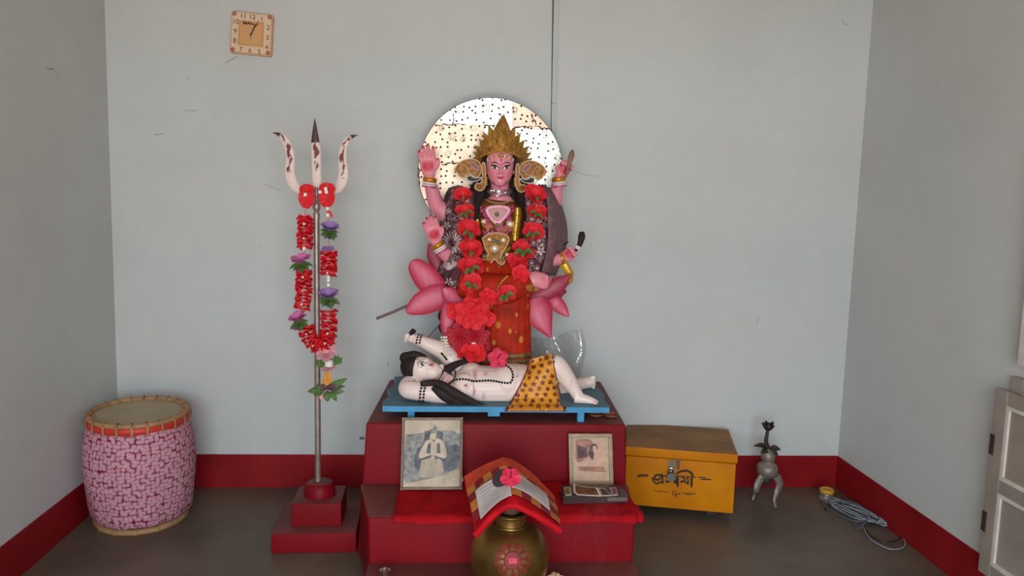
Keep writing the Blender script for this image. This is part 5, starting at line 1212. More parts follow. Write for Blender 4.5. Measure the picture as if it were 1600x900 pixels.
# black bead strings
def beads(path, step, r, name, off=.003, default=-.62):
    Q = cr(path, 160); d = np.r_[0, np.cumsum(np.linalg.norm(np.diff(Q, axis=0), axis=1))]; g = G()
    for s in np.arange(0, d[-1], step):
        x, y = np.interp(s, d, Q[:, 0]), np.interp(s, d, Q[:, 1]); p, nn = cast(x, y, tb_man, off, default); g.add(ball(p, r, 8, 6))
    return part(name, g, M_line, man)
Z4 = lambda l: [(580+x/4., 500+y/4.) for x, y in l]
beads(Z4([(492, 396), (520, 378), (565, 371), (605, 375), (640, 384), (690, 382), (740, 380), (790, 386), (835, 393), (868, 392), (884, 362), (880, 325), (862, 300), (838, 286)]), 4.4, .0052, 'bead_necklace')
beads(Z4([(486, 392), (515, 372), (530, 345), (526, 318), (508, 306)]), 3.2, .0038, 'bead_necklace')
for x0 in (657, 662.5): beads([(x0+1.2, 607), (x0, 612), (x0-.5, 618), (x0-1.5, 626)], 4.6, .0052, 'bead_armlet')
for x0 in (651.5, 656.5): beads([(x0+2.5, 524), (x0, 529.5), (x0-1, 536)], 3.9, .0048, 'bead_bracelet', default=-.5)
M_ivy = mat('armlet_cream', RGB(230, 214, 176), rough=.5, var=.1)
for i in range(7):
    y = 527+i*4.6; x = 693.5+i*.9
    for dx, M, r in ((-4, M_ivy, .0058), (0, M_bangw, .0075), (3.6, M_bangw, .0070)):
        p, nn = cast(x+dx, y, tb_man, .003, -.49); part('armlet_bead', ball(p, (r, .005, r*.8), 8, 6), M, man)
beads([(690, 552), (694, 556), (698, 561)], 3., .005, 'bead_armlet', default=-.48)
part('held_horn', tube([at(638, 524, -.53), at(643, 520, -.53), at(646, 517, -.53), at(647.5, 515, -.53)], [.005, .010, .012, .008], 12, 10), M_hair, man)
# spotted animal-skin wrap draped over hips and thigh
Le = cr([(828, 562), (821, 582), (812, 602), (801, 622), (789, 641)], 61); Re = cr([(863, 552), (867, 575), (872, 598), (878, 620), (884, 641)], 61)
spots = []; rs = random.Random(3)
for j in range(9):
    n = 3+int(j*.45)
    for i in range(n): spots.append(((i+.5+.25*(j % 2)+rs.uniform(-.1, .1))/(n+.3), (j+.6+rs.uniform(-.12, .12))/9.3, rs.uniform(2.6, 3.6), rs.random()*6))
NU, NV = 70, 60; Yg_ = np.zeros((NU+1, NV+1)); XY = np.zeros((NU+1, NV+1, 2))
for i in range(NU+1):
    for j in range(NV+1):
        u = i/NU; xy = Le[j]*(1-u)+Re[j]*u; XY[i, j] = xy; p, nn = cast(xy[0], xy[1], tb_man, 0, None); Yg_[i, j] = p.y if p is not None else np.nan
for i in range(NU+1):
    last = -.62
    for j in range(NV+1):
        if np.isnan(Yg_[i, j]): Yg_[i, j] = last
        if XY[i, j, 1] > 600: Yg_[i, j] = min(Yg_[i, j], last)
        if XY[i, j, 1] > 622: Yg_[i, j] = min(Yg_[i, j], last-.004)
        if XY[i, j, 1] > 634: Yg_[i, j] = min(Yg_[i, j], -.742)
        last = Yg_[i, j]
for _ in range(6):
    Q = Yg_.copy(); Q[1:-1, 1:-1] = (Yg_[1:-1, 1:-1]*2+Yg_[:-2, 1:-1]+Yg_[2:, 1:-1]+Yg_[1:-1, :-2]+Yg_[1:-1, 2:])/6; Yg_ = Q
V, F = grid(lambda u, v: at(XY[int(round(u*NU)), int(round(v*NV)), 0], XY[int(round(u*NU)), int(round(v*NV)), 1], Yg_[int(round(u*NU)), int(round(v*NV))]-.006), NU, NV, -.007)
top = [at(*(Le[0]*(1-u)+Re[0]*u), -.62) for u in np.linspace(0, 1, 12)]
def skin_paint(co, c):
    n = (NU+1)*(NV+1); c[:] = RGB(226, 150, 40)
    for k in range(len(co)):
        kk = k % n; i, j = divmod(kk, NV+1); u, v = i/NU, j/NV; x, y = XY[i, j]
        if u > .965 or u < .045+.012*math.sin(v*40): c[k] = RGB(104, 34, 30); continue
        for su, sv, sr, sp_ in spots:
            a = Le[min(60, int(sv*60))]*(1-su)+Re[min(60, int(sv*60))]*su; dx, dy = x-a[0], y-a[1]
            if abs(dx) < 6 and abs(dy) < 6:
                r = math.hypot(dx, dy); t = math.atan2(dy, dx)
                if r < sr*(1+.32*math.sin(5*t+sp_)): c[k] = RGB(104, 34, 30) if not (r < sr*.45 and sr > 3.3) else RGB(140, 80, 50)
        if y > 638.5 and math.sin(x*2.1) > .2: c[k] = RGB(150, 60, 34)
    return c
part('skin_wrap', (V, F), mat('skin_wrap_paint', (1, 1, 1, 1), rough=.45, var=.05, attr='paint'), man, ang=180, paint=((1, 1, 1, 1), [skin_paint]), label='orange wrap with dark red spots')
g = G().add(tube([at(834, 604, -.55), at(848, 588, -.575), at(862, 569, -.60)], [(.096, .10), (.082, .086), (.050, .058)], 12, 18, (0, 0, 1)))
wb = fuse(g, .005, 2); wb = ([Vector((p.x, p.y, max(p.z, BZ+.0008))) for p in wb[0]], wb[1])
part('wrap_back', wb, mat('wrap_back_orange', RGB(214, 136, 34), rough=.5, var=.2, vscale=20), man, ang=180)
tb_wrap = bvh((V, F))

# ------------------------------------------------------------------ flower garland on the seated statue
M_rose = mat('red_flower_cloth', RGB(236, 56, 62), rough=.6, var=.22, vscale=40, spec=.2, col2=RGB(196, 18, 32))
M_deep = mat('crimson_flower_cloth', RGB(190, 14, 40), rough=.6, var=.3, vscale=40)
M_cent = mat('flower_centre_dark_red', RGB(150, 10, 22), rough=.6)
M_leafo = mat('olive_leaf_cloth', RGB(104, 112, 60), rough=.6, var=.25, vscale=40)
HB_ = [mesh('cloth_flower', blossom(1., [(5, 1.08, .55), (4, .8, 1.15)], 20+s, .50), M_rose) for s in range(3)]
BIG = mesh('cloth_flower', blossom(1., [(8, 1., .25), (6, .66, .7), (5, .4, 1.0)], 31, .36), M_rose)
CHR = mesh('cloth_flower', blossom(1., [(12, 1., .2), (11, .82, .6), (9, .6, .95), (6, .4, 1.25)], 41, .24), M_deep)
def spray(seed, n):
    """leaves hanging below a flower and towards the viewer: local y is up, z is out"""
    g = G(); rn_ = random.Random(seed)
    for k in range(n):
        a = -PI/2+(k-(n-1)/2)*.95+rn_.uniform(-.2, .2); d = Vector((math.cos(a), .55*math.sin(a), .45)); L_ = rn_.uniform(.75, 1.0)
        C = [d*(L_*u)+Vector((0, .22*math.sin(u*PI), .1*math.sin(u*PI))) for u in (0, .2, .4, .6, .8, 1.)]
        g.add(sheet(C, [L_*w for w in (.05, .18, .27, .26, .17, .02)], (0, .5, 1), cup=.25, cup2=.15, th=.004, nv=4))
    g.add(ball((0, .05, .1), (.12, .14, .12), 8, 6))
    return g
LF3 = [mesh('leaf_spray', spray(50+s, (3, 2, 2, 3, 1)[s]), M_leafo) for s in range(5)]
LFG = mesh('leaf_spray', spray(57, 3), M_leaf)
hg = thing('flower_garland', gp(738, 560, -.16), 'long garland of red cloth flowers with green leaves hung round the seated statue', 'garland')
ALLT = [tb_body, tb_bl, tb_sari, tb_s1, tb_s2]; STR = []
def red_flower(x, y, r, me, lean=(0, 0), leaf=None, dy=.012, back=None, par=hg):
    p, nn = cast(x, y, ALLT, 0, YG-.10)
    if back is not None: p = gp(x, y, back)
    STR.append(p+Vector((0, -.004, 0)))
    p = p+Vector((0, -dy, 0)); ax = Vector((lean[0], -1, lean[1])); pz = p+Vector((0, -.004, -r*.32*kg if leaf else 0))
    inst('cloth_flower', me, par, pz, frame(ax, (0, 0, 1), random.random()*6), (r*kg, r*kg, r*kg))
    if leaf: inst('leaf_spray', leaf if leaf is LFG else random.choice(LF3), par, pz+Vector((0, -.010-.55*r*kg, -r*.05*kg)), frame(Vector((lean[0], -1, .15)), (0, 0, 1), random.uniform(-.6, .6)), (r*random.uniform(.72, .95)*kg,)*3)
H0, H1, H2 = HB_
for a in ((724, 303, 15, H0, (-.2, .9), LF3[0]), (728, 328, 16, H1, (-.1, .9), LF3[1]), (733, 357, 20, H2, (.0, .8), LF3[0]), (735, 385, 20, H0, (.05, .8), LF3[1]), (737, 412, 21, H1, (.0, .8), LF3[0]), (736, 438, 17, H2, (0, .3), LFG)): red_flower(*a)
n1 = len(STR)
for a in ((835, 302, 19, H2, (.15, .9), LF3[0]), (836, 329, 17, H1, (.15, .8), LFG), (831, 359, 18, H0, (.1, .6), LFG), (817, 386, 20, H2, (.0, .7), LFG), (809, 409, 18, H1, (-.05, .5), None), (813, 429, 15, H0, (.0, .3), None), (790, 455, 16, H2, (.1, .5), LFG), (776, 467, 12, H0, (-.1, .5), None), (760, 463, 14, H1, (.1, .3), None)): red_flower(*a)
part('garland_string', tube(STR[:n1], .0015, 30, 6), M_leafo, hg); part('garland_string', tube(STR[n1:], .0015, 40, 6), M_leafo, hg)
for x, y, r, me, ln, bk in ((738, 489, 28, BIG, (-.05, .05), -.19), (714, 485, 15, H1, (-.4, .0), -.17), (759, 497, 14, H2, (.4, 0), -.18), (742, 468, 15, H0, (0, .5), -.18), (716, 526, 20, CHR, (-.2, .1), -.17), (744, 525, 21, CHR, (.1, .1), -.18), (730, 541, 16, CHR, (.0, -.1), -.18), (713, 552, 19, H1, (-.3, .6), -.16), (739, 551, 21, H2, (0, .6), -.19), (724, 510, 16, CHR, (-.1, .2), -.17), (756, 541, 12, CHR, (.3, 0), -.17)):
    red_flower(x, y, r, me, ln, None, .0, bk)
part('garland_tag', box(gp(740, 536, -.215), (.016, .004, .005)), M_white, hg, smooth=False)
M_hibp = mat('hibiscus_pink_petal', RGB(226, 44, 84), rough=.55, var=.2, vscale=40, col2=RGB(190, 24, 60))
def hibiscus(name, c, ax, r, label, spin=0.):
    root = thing(name, c, label, 'flower'); R = frame(ax, (0, 0, 1), spin)
    for k in range(5):
        a = 2*PI*k/5; d = Vector((math.cos(a), math.sin(a), 0)); C = [Vector(c)+R @ (d*(r*u)+Vector((0, 0, r*(.35*u-.3*u*u)))) for u in (.02, .2, .4, .6, .8, .95, 1.04)]
        part('petal', sheet(C, [r*w for w in (.06, .2, .34, .44, .42, .28, .05)], R @ Vector((0, 0, 1)), cup=.2, th=.0008, nv=6, ruf=.2, ph=k), M_hibp, root)
    part('stamen', tube([Vector(c)+R @ Vector((0, 0, 0)), Vector(c)+R @ Vector((.1*r, .05*r, .4*r)), Vector(c)+R @ Vector((.3*r, .2*r, .65*r))], [.003, .0022, .003], 10, 7), M_cent, root)
    return root
p, nn = cast(777, 560, [tb_man], .012, -.60)
hibiscus('hibiscus_flower', p+Vector((0, -.02, .005)), (.1, -1, .3), 16*kmn, 'pink hibiscus flower lying on the belly of the reclining figure', .4)
part('calyx', tube([p+Vector((-.02, -.01, -.006)), p+Vector((.012, -.012, -.004))], [.010, .010], 6, 10), M_hibp, bpy.data.objects['hibiscus_flower'])

# stick, clear plastic sheet, clay saucers behind the statues
single('wooden_stick', tube([gp(588, 498, -.02), gp(615, 487, -.015), gp(648, 473, -.01), gp(692, 456, .0)], .0065, 14, 10), mat('stick_brown', RGB(120, 98, 86), rough=.6, var=.2, vscale=30), 'thin brown stick poking out sideways from behind the lotus', 'stick')
def plastic():
    M = bpy.data.materials.new('clear_film'); M.use_nodes = True; nt = M.node_tree; N = nt.nodes; L = nt.links; N.clear()
    o = N.new('ShaderNodeOutputMaterial'); mx = N.new('ShaderNodeMixShader'); tr = N.new('ShaderNodeBsdfTransparent'); gl = N.new('ShaderNodeBsdfGlossy'); tr.inputs[0].default_value = (.95, .95, .95, 1); gl.inputs['Roughness'].default_value = .12
    tc = N.new('ShaderNodeTexCoord'); nz = N.new('ShaderNodeTexNoise'); nz.inputs['Scale'].default_value = 26; L.new(tc.outputs['Object'], nz.inputs['Vector']); bp = N.new('ShaderNodeBump'); bp.inputs['Strength'].default_value = .5; bp.inputs['Distance'].default_value = .02; L.new(nz.outputs['Fac'], bp.inputs['Height']); L.new(bp.outputs[0], gl.inputs['Normal'])
    mx.inputs[0].default_value = .085; L.new(tr.outputs[0], mx.inputs[1]); L.new(gl.outputs[0], mx.inputs[2]); L.new(mx.outputs[0], o.inputs[0]); return M
rn = random.Random(8); fld = [(rn.uniform(0, 1), rn.uniform(0, 1), rn.uniform(.008, .02), rn.uniform(6, 16), rn.uniform(-3, 3)) for _ in range(7)]
def film(u, v):
    x = 826+u*(84+5*math.sin(v*4)); y = 524+v*76+6*math.sin(u*5)-4*u
    yy = -.24+sum(a*math.sin((u-b)*f+(v-c)*k2) for b, c, a, f, k2 in fld)
    p = at(x, y, yy); p.z = max(p.z, BZ+.001); return p
single('plastic_sheet', grid(film, 40, 34, .0006), plastic(), 'crumpled clear plastic film standing behind the legs of the reclining figure', 'plastic sheet')
M_clay = mat('clay_terracotta', RGB(146, 84, 62), rough=.75, var=.2, vscale=20)
for x, y, lab in ((931, 650, 'small terracotta saucer on the altar beside the bench leg'), (954, 651, 'small terracotta saucer lying nearest the altar corner beside its twin')):
    c = atZ(x, y, AZ1); single('clay_saucer', lathe([(.018, .001), (.026, .003), (.032, .013), (.030, .013), (.022, .005), (0, .004)], c, 24), M_clay, lab, 'saucer')

# ------------------------------------------------------------------ red cloth laid on the middle step
M_rcl = mat('red_step_cloth', RGB(170, 20, 30), rough=.8, var=.18, vscale=12, bump=.12, bscale=50, spec=.06)
rn = random.Random(4); wv = [(rn.uniform(3, 22), rn.uniform(3, 14), rn.uniform(0, 6), rn.uniform(.0006, .0014)) for _ in range(7)]
def stepcloth(u, v):
    x0, x1 = -.205-.0*v, .700+.02*v; x = x0+(x1-x0)*u; L_ = .375*v; w = sum(a*math.sin(f*u*3+g_*v+p) for f, g_, p, a in wv)
    flat = .345; yb = -.775
    if L_ <= flat: y, z = yb-L_, AZ2+.008+w
    else:
        t = (L_-flat)/.03; y = yb-flat-.012*math.sin(min(t, 1)*PI/2)+.002*math.sin(u*40); z = AZ2+.008-.022*t+.003*math.sin(u*23+1)
    if u > .97 and v > .7: z += .012*math.sin((u-.97)/.03*PI/2)
    return (x, y, z)
clo = thing('red_cloth', (.25, -.95, AZ2), 'red cloth spread along the middle altar step under the photographs', 'cloth')
part('cloth_sheet', grid(stepcloth, 90, 40, .004), M_rcl, clo, ang=180)
part('rolled_corner', tube([(.690, -1.06, AZ2+.012), (.704, -1.10, AZ2+.010), (.708, -1.128, AZ2+.004), (.706, -1.138, AZ2-.010)], [.010, .014, .016, .011], 16, 12), M_rcl, clo)
CZ = AZ2+.0135

# ------------------------------------------------------------------ framed photographs leaning on the altar
M_fr1 = mat('frame_dark_bronze', RGB(112, 92, 76), rough=.5, metal=.2, var=.25, vscale=40); M_fr2 = mat('frame_pale_gold', RGB(164, 140, 112), rough=.5, metal=.15, var=.2, vscale=20)
M_frl = mat('frame_bead_light', RGB(176, 158, 138), rough=.5)
M_glz = mat('photo_paper', RGB(188, 168, 144), rough=.35, var=.16, vscale=18, spec=.2)
def toned(name, r, g_, b_, v=.15, s=25): return mat(name, RGB(r, g_, b_), rough=.35, var=v, vscale=s, spec=.2)
def picture(px, lean_y0, lean_y1, label, cat, fw, Mf, beads, prints, back):
    """px: tl, tr, br, bl in photo pixels; bottom at depth y0, top at y1"""
    tl, tr, br, bl = at(*px[0], lean_y1), at(*px[1], lean_y1), at(*px[2], lean_y0), at(*px[3], lean_y0)
    for q in (br, bl): q.z = max(q.z, CZ)
    mz = (br.z+bl.z)/2; br.z = bl.z = max(CZ, mz); u = ((tr-tl)+(br-bl)).normalized(); v = ((tl-bl)+(tr-br)).normalized(); n = u.cross(v).normalized()
    if n.y > 0: n = -n
    root = thing('framed_photograph', (bl+br)/2, label, cat, 'framed photographs on the altar step')
    c = (tl+tr+br+bl)/4; W_, H_ = ((tr-tl).length+(br-bl).length)/4, ((tl-bl).length+(tr-br).length)/4
    def P(a, b2, d=0.): return c+u*(a*W_)+v*(b2*H_)+n*d
    fx, fy = fw/W_, fw/H_
    for nm, q in (('frame_rail', ((-1, 1), (1, 1), (1, 1-fy), (-1, 1-fy))), ('frame_rail', ((-1, -1), (1, -1), (1, -1+fy), (-1, -1+fy))), ('frame_stile', ((-1, -1+fy), (-1+fx, -1+fy), (-1+fx, 1-fy), (-1, 1-fy))), ('frame_stile', ((1, -1+fy), (1-fx, -1+fy), (1-fx, 1-fy), (1, 1-fy)))):
        part(nm, hexa([P(a, b2, 0) for a, b2 in q], [P(a, b2, .014) for a, b2 in q], .002), Mf, root, ang=30)
    q = ((-1+fx*.8, -1+fy*.8), (1-fx*.8, -1+fy*.8), (1-fx*.8, 1-fy*.8), (-1+fx*.8, 1-fy*.8))
    ph = part('photo_print', hexa([P(a, b2, .003) for a, b2 in q], [P(a, b2, .006) for a, b2 in q]), back, root, smooth=False)
    for i, (poly, M) in enumerate(prints):
        po = cr(poly+[poly[0]], len(poly)*4)[:-1] if len(poly) > 4 else poly
        part('printed_shape', prism([P(a, b2, .0060+.0003*(i+1)) for a, b2 in po], n*-.0003), M, ph, smooth=False)
    if beads:
        g = G()
        for k in range(beads):
            t = k/beads*4; s = int(t); f = (t-s)*2-1; a, b2 = ((f, 1-fy*.3), (1-fx*.3, -f), (-f, -1+fy*.3), (-1+fx*.3, f))[s]; g.add(ball(P(a, b2, .0145), .0022, 6, 4))
        part('beaded_edge', g, M_frl, root)
    return root
cream, blug, dark, pale = toned('print_cream', 192, 170, 144, .2), toned('print_blue_grey', 140, 134, 128, .4, 60), toned('print_slate', 88, 88, 94, .5, 60), toned('print_pale', 178, 158, 134, .25)
fr1 = [([(-.86, .52), (.86, .58), (.86, -.5), (.3, -.62), (-.86, -.78)], blug), ([(-.25, .62), (.32, .60), (.34, .25), (.9, .2), (.86, -.3), (.55, -.5), (-.5, -.45), (-.5, .1), (-.3, .25)], dark),
       ([(-.22, .34), (-.42, -.02), (-.36, -.14), (.0, -.05), (.40, -.14), (.48, .0), (.34, .34), (.06, .42)], cream), ([(-.12, .28), (-.2, .0), (-.05, -.02), (-.04, .28)], dark), ([(.16, .28), (.15, .0), (.28, .0), (.25, .28)], dark),
       ([(-.02, .58), (-.09, .46), (-.04, .38), (.05, .36), (.12, .42), (.13, .54), (.06, .62)], cream), ([(-.10, .64), (.0, .55), (.14, .58), (.15, .68), (.06, .80), (.02, .70)], blug), ([(-.02, .42), (.06, .36), (.12, .43), (.10, .36), (.04, .32)], dark),
       ([(-.34, -.2), (-.1, -.14), (.05, -.2), (.25, -.15), (.36, -.34), (.34, -.60), (-.36, -.66), (-.38, -.45)], pale), ([(-.06, -.12), (.04, -.05), (.12, -.14), (.03, -.24)], cream),
       ([(-.88, -.85), (.3, -.62), (.88, -.45), (.88, -.92), (-.88, -.92)], cream)]
picture([(628, 652.5), (724, 652), (721.5, 767), (626, 769.5)], -.868, -.785, 'old bronze-framed sepia photograph of a seated figure leaning on the altar', 'photo frame', .011, M_fr1, 120, fr1, M_glz)
pk, br_, dk = toned('print_pink_beige', 206, 164, 142), toned('print_rose_brown', 172, 120, 104, .3, 40), toned('print_plum_brown', 104, 72, 76, .3, 40)
fr2 = [([(-.68, .78), (.70, .78), (.68, -.86), (-.66, -.86)], pk), ([(-.66, .76), (.0, .76), (.1, .45), (-.1, .1), (-.66, -.1)], br_), ([(-.62, .55), (-.2, .45), (-.14, .1), (-.6, .02)], dk),
       ([(-.02, .50), (.10, .60), (.26, .58), (.34, .42), (.2, .30), (.1, .0), (.02, .02), (-.12, .2), (-.05, .32)], dk), ([(.10, .48), (.2, .54), (.29, .44), (.27, .26), (.19, .20), (.12, .28)], pk), ([(-.6, -.28), (.6, -.30), (.66, -.50), (-.5, -.46)], br_)]
picture([(887, 677), (956, 677), (957.5, 757), (890, 757.5)], -.82, -.785, 'small pale gold-framed faded portrait photograph leaning behind the dark album', 'photo frame', .016, M_fr2, 0, fr2, toned('print_mount', 196, 172, 142))

# ------------------------------------------------------------------ dark album with loose snapshots
M_alb = mat('album_cover_dark', RGB(70, 52, 50), rough=.35, var=.2, vscale=10); M_page = mat('album_page_edge', RGB(150, 136, 128), rough=.6, var=.1)
ab = [atZ(x, y, CZ+.03) for x, y in ((879.5, 776), (982, 774), (968, 756.5), (876, 758))]
alb = thing('photo_album', (ab[0]+ab[1]+ab[2]+ab[3])/4*1.0-Vector((0, 0, .03)), 'dark photo album with loose snapshots lying on the red cloth', 'album')
lo = [Vector((p.x, p.y, CZ)) for p in ab]
part('cover', hexa([Vector((p.x, p.y, CZ+.024)) for p in ab], ab, .002), M_alb, alb, ang=30); part('page_block', hexa([p+(sum(lo, Vector())/4-p)*.015+Vector((0, 0, .006)) for p in lo], [p+(sum(lo, Vector())/4-p)*.015+Vector((0, 0, .024)) for p in lo]), M_alb, alb, smooth=False); part('cover', hexa(lo, [p+Vector((0, 0, .006)) for p in lo], .002), M_alb, alb, ang=30)
for k in range(3):
    z = CZ+.010+k*.005; a, b2 = lo[0].lerp(lo[1], .68), lo[0].lerp(lo[1], .985)
    part('page_edge', sweep([Vector((a.x, a.y+.0005, z)), Vector((b2.x, b2.y+.0005, z))], .0012, 6), M_page, alb)
def snap(q, name, M, ins=None, lift=.0008):
    P = [atZ(x, y, CZ+.0305+lift) for x, y in q]; o = part(name, prism(P, (0, 0, .0012)), M_white, alb, smooth=False)
    c = sum(P, Vector())/len(P); part('snapshot_image', prism([c+(p-c)*.86+Vector((0, 0, .0013)) for p in P], (0, 0, .0003)), M, o, smooth=False)
Z5 = lambda l: [(600+x/3.9125, 630+y/3.9125) for x, y in l]
snap(Z5([(1100, 516), (1138, 516), (1146, 562), (1110, 565)]), 'snapshot', toned('snap_tan', 150, 104, 66, .4, 60)); snap(Z5([(1380, 518), (1418, 516), (1430, 562), (1396, 565)]), 'snapshot', toned('snap_rose', 150, 100, 96, .4, 60))
snap(Z5([(1158, 494), (1230, 512), (1305, 518), (1330, 570), (1180, 562), (1160, 545)]), 'snapshot', toned('snap_amber', 132, 76, 40, .6, 40), lift=.003); snap(Z5([(1312, 520), (1345, 520), (1392, 566), (1332, 568)]), 'snapshot', toned('snap_dark', 66, 52, 48, .3, 40))

# ------------------------------------------------------------------ brass water pot with painted red emblem
M_brass = mat('brass_aged', RGB(150, 116, 58), rough=.34, metal=.8, var=.35, vscale=7, bump=.08, bscale=22, col2=RGB(92, 66, 34))
PC = Vector((.207, -1.335, 0)); pz = AZ3
prof = [(.055, pz), (.062, pz+.004), (.10, pz+.035), (.128, pz+.085), (.136, pz+.135), (.130, pz+.178), (.110, pz+.214), (.080, pz+.236), (.060, pz+.244), (.054, pz+.250), (.052, pz+.275), (.055, pz+.282), (.062, pz+.286), (.063, pz+.291), (.056, pz+.294), (.048, pz+.290), (.046, pz+.25)]
R_ = cr(prof, 70); vf = lathe([(r, h) for r, h in R_], PC, 56); tb_pot = bvh(vf)
pot = thing('brass_pot', (PC.x, PC.y, pz), 'round brass water pot with a painted red flower emblem before the altar', 'pot')
part('vessel', vf, M_brass, pot, ang=60)
part('neck_ring', tube([PC+Vector((.058*math.cos(a), .058*math.sin(a), pz+.250)) for a in np.linspace(0, 2*PI, 25)[:-1]], .004, 36, 8, None, True), M_brass, pot)
M_ver = mat('vermilion_paint', RGB(128, 10, 26), rough=.55, var=.25, vscale=30); M_verl = mat('vermilion_light', RGB(196, 48, 66), rough=.5, var=.25, vscale=30)
ec = (801, 876); kp = 2.6/FPX
for k in range(11):
    a = 2*PI*k/11-PI/2; d = (math.cos(a), math.sin(a)); e = (-d[1], d[0]); loop = [(ec[0]+d[0]*r+e[0]*s, ec[1]+d[1]*r+e[1]*s) for r, s in ((12, -2.5), (18, -5), (24, -4), (27, 0), (24, 4), (18, 5), (12, 2.5))]
    drawn('emblem_petal', loop, 3.0, M_ver, tb_pot, pot, .0006, n=20, k=kp)
c, nn = cast(*ec, tb_pot, .0015); R = frame(nn); vd = []
part('emblem_disc', lathe([(14*kp, -.004), (13*kp, .001), (0, .003)], c, 26, nn), M_ver, pot); part('emblem_centre', box(c+nn*.003, (14*kp, 9*kp, .003), R, .001), M_verl, pot, smooth=False)
for x, y in ((800, 838), (796, 842), (804, 842)): p, n2 = cast(x, y, tb_pot, .001); part('emblem_dot', ball(p, .004, 8, 6), M_ver, pot)
part('coconut_top', ball(PC+Vector((0, 0, pz+.315)), (.040, .040, .038), 18, 12), mat('coconut_husk', RGB(92, 62, 46), rough=.8, var=.3, vscale=30, bump=.4, bscale=60), pot)

# ------------------------------------------------------------------ padded red cloth, patchwork cover and open booklet draped over the pot
B_ = [at(725.5, 748, -1.135), at(790, 715, -1.135), at(866, 776, -1.135)]; Fp = [at(742, 825, -1.40), at(801, 779, -1.40), at(876, 823, -1.40)]
def roof(s, t, h=0.):
    """s in [-1,1] across the fold, t from back (0) to front (1)"""
    def edge(Q):
        a = abs(s); r = .10; e = Q[0] if s < 0 else Q[2]; w = a if a > r else (a*a/(2*r)+r/2)
        p = Q[1].lerp(e, a); p.z = Q[1].z+(e.z-Q[1].z)*w+.012*math.sin(a*PI); return p
    p = edge(B_).lerp(edge(Fp), t); p.z += h+.004*math.sin(t*9+s*4); return p
def roofpatch(s0, s1, t0, t1, h, nu=6, nv=6, th=.0016): return grid(lambda u, v: roof(s0+(s1-s0)*u, t0+(t1-t0)*v, h), nu, nv, -th if False else th)
M_pad = mat('red_padded_cloth', RGB(192, 20, 32), rough=.75, var=.2, vscale=14, bump=.2, bscale=40, spec=.08)
pad = thing('padded_cloth', roof(0, .5, -.03), 'thick red padded cloth folded like a roof over the brass pot', 'cloth')
part('pad_sheet', grid(lambda u, v: roof(-1.0+2.0*u, .04+.99*v, -.004), 50, 20, -.022), M_pad, pad, ang=60)
part('pad_piping', tube([roof(-1+2*i/30, 1.03, -.016) for i in range(31)], .011, 60, 10), M_pad, pad)
M_orc = mat('orange_red_border_cloth', RGB(196, 62, 30), rough=.8, var=.2, vscale=20); M_tan = mat('patch_tan', RGB(196, 118, 48), rough=.8, var=.2, vscale=30); M_mar = mat('patch_maroon', RGB(130, 22, 34), rough=.8, var=.2, vscale=30); M_bro = mat('patch_brown', RGB(150, 84, 40), rough=.8, var=.2, vscale=30)
pw_ = thing('patchwork_cloth', roof(0, .5, .002), 'patchwork cloth of orange, tan and maroon checks laid over the padded cloth', 'cloth')
part('border_band', roofpatch(-1., 1., 0., .24, .004, 40, 5), M_orc, pw_, ang=60)
cols = [M_tan, M_mar, M_tan, M_bro]
for i in range(10):
    for j in range(4):
        s0 = -1+.2*i; t0 = .24+.17*j
        part('cloth_patch', roofpatch(s0+.002, s0+.198, t0+.002, min(t0+.168, .92), .004+.0006*((i+j) % 2), 4, 3), cols[(i+j) % 2 if (i*j) % 3 else (2 if (i+j) % 2 == 0 else 1)], pw_, ang=60)
M_pap = mat('booklet_paper', RGB(196, 186, 184), rough=.7, var=.06, vscale=10); M_txt = mat('faded_print', RGB(158, 148, 150), rough=.7); M_oval = mat('printed_dark_oval', RGB(70, 60, 62), rough=.5, var=.2, vscale=20)
bk = thing('open_booklet', roof(0, .7, .008), 'open booklet with pale printed pages lying spread over the patchwork cloth', 'booklet')
pg = []
for s0, s1, t0, t1, ln in ((-.84, -.02, .46, .985, -.45), (.02, .80, .34, .80, .5)):
    pg.append(part('page', roofpatch(s0, s1, t0, t1, .009, 20, 10), M_pap, bk, ang=60))
    for k in range(7):
        t = t0+.06+(t1-t0-.1)*k/7; a, b2 = (s0+.10, s0+.52) if s0 < 0 else (s0+.22, s1-.08)
        if k in (2, 5): b2 = a+(b2-a)*.6
        part('text_line', grid(lambda u, v: roof(a+(b2-a)*u, t+.014*v, .0112), 8, 1, .0003), M_txt, pg[-1])
part('picture', grid(lambda u, v: roof(-.17+.26*math.cos(2*PI*u)*v, .52+.17*math.sin(2*PI*u)*v, .0116), 28, 4, .0003), M_oval, pg[0])
hibiscus('hibiscus_flower', roof(.0, .66, .030)+Vector((.0, -.006, 0)), (.0, -.75, .65), 17*kp, 'pink hibiscus flower lying on the open booklet over the pot', .9)

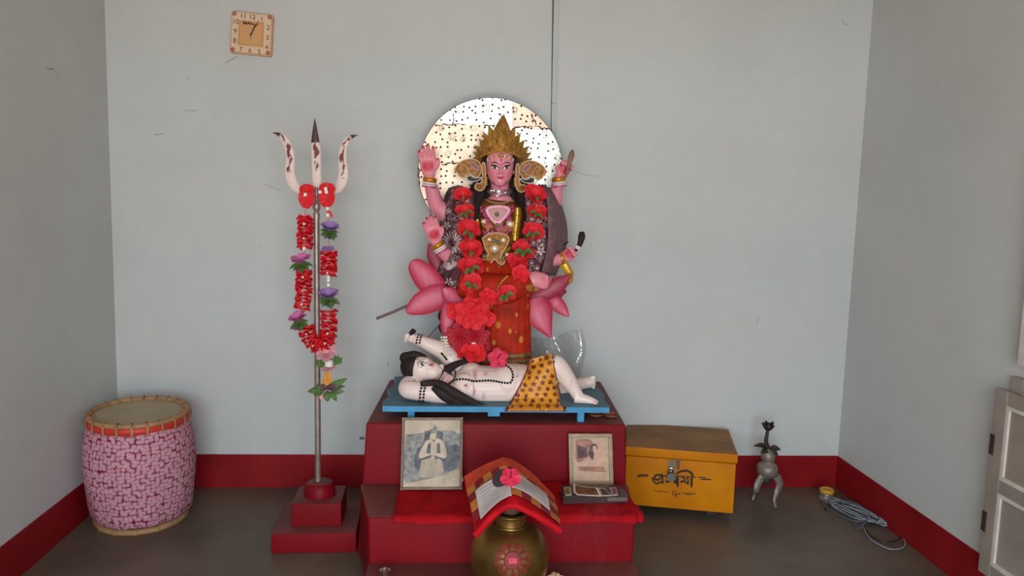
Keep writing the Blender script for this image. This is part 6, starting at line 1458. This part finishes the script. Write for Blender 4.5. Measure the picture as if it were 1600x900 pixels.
# ------------------------------------------------------------------ crumpled paper and steel cup at the foot of the altar
rn = random.Random(21); c0 = at(868, 897, -1.33); c0.z = AZ3; V, F = ball((0, 0, 0), (.036, .030, .034), 18, 12)
V = [c0+Vector((p.x*(1+.35*math.sin(9*p.x*30+k)*rn.random()), p.y*(1+.3*rn.uniform(-1, 1)), max(.0, p.z*(1+.35*rn.uniform(-1, 1))+.034))) for k, p in enumerate(V)]
V = [Vector((p.x, p.y, AZ3+.001+(p.z-AZ3)*.9)) for p in V]
single('crumpled_paper', (V, F), mat('crumpled_paper_beige', RGB(206, 158, 128), rough=.75, var=.15, vscale=20), 'crumpled beige paper lying on the lowest altar step beside the pot', 'paper', smooth=False)
c1 = atZ(601, 905, AZ3)
single('steel_cup', lathe([(.014, .001), (.018, .004), (.020, .02), (.022, .034), (.0195, .034), (.017, .02), (.013, .006), (0, .005)], Vector((c1.x, c1.y, AZ3)), 24), M_chrome, 'tiny bright steel cup standing at the corner of the lowest altar step', 'cup')

# ------------------------------------------------------------------ thin incense smoke drifting up before the step
def smoke_material():
    M = bpy.data.materials.new('incense_smoke'); M.use_nodes = True; nt = M.node_tree; N = nt.nodes; L = nt.links; N.clear()
    o = N.new('ShaderNodeOutputMaterial'); v = N.new('ShaderNodeVolumePrincipled'); v.inputs['Color'].default_value = (.9, .88, .86, 1); v.inputs['Anisotropy'].default_value = .2
    tc = N.new('ShaderNodeTexCoord'); mp = N.new('ShaderNodeMapping'); mp.inputs['Scale'].default_value = (1, 1, .45); nz = N.new('ShaderNodeTexNoise'); nz.inputs['Scale'].default_value = 16; nz.inputs['Detail'].default_value = 3; nz.inputs['Distortion'].default_value = 1.2
    L.new(tc.outputs['Object'], mp.inputs[0]); L.new(mp.outputs[0], nz.inputs['Vector'])
    mr = N.new('ShaderNodeMapRange'); mr.inputs[1].default_value = .48; mr.inputs[2].default_value = .75; mr.inputs[3].default_value = 0; mr.inputs[4].default_value = 2.4; L.new(nz.outputs['Fac'], mr.inputs[0]); L.new(mr.outputs[0], v.inputs['Density'])
    L.new(v.outputs[0], o.inputs['Volume']); return M
single('incense_smoke', tube([(.47, -1.30, AZ3+.004), (.485, -1.30, .22), (.50, -1.29, .30), (.53, -1.28, .40), (.50, -1.27, .52)], [.02, .055, .065, .07, .03], 30, 16), smoke_material(), 'faint pale incense smoke rising before the lower altar step', 'smoke', kind='stuff')
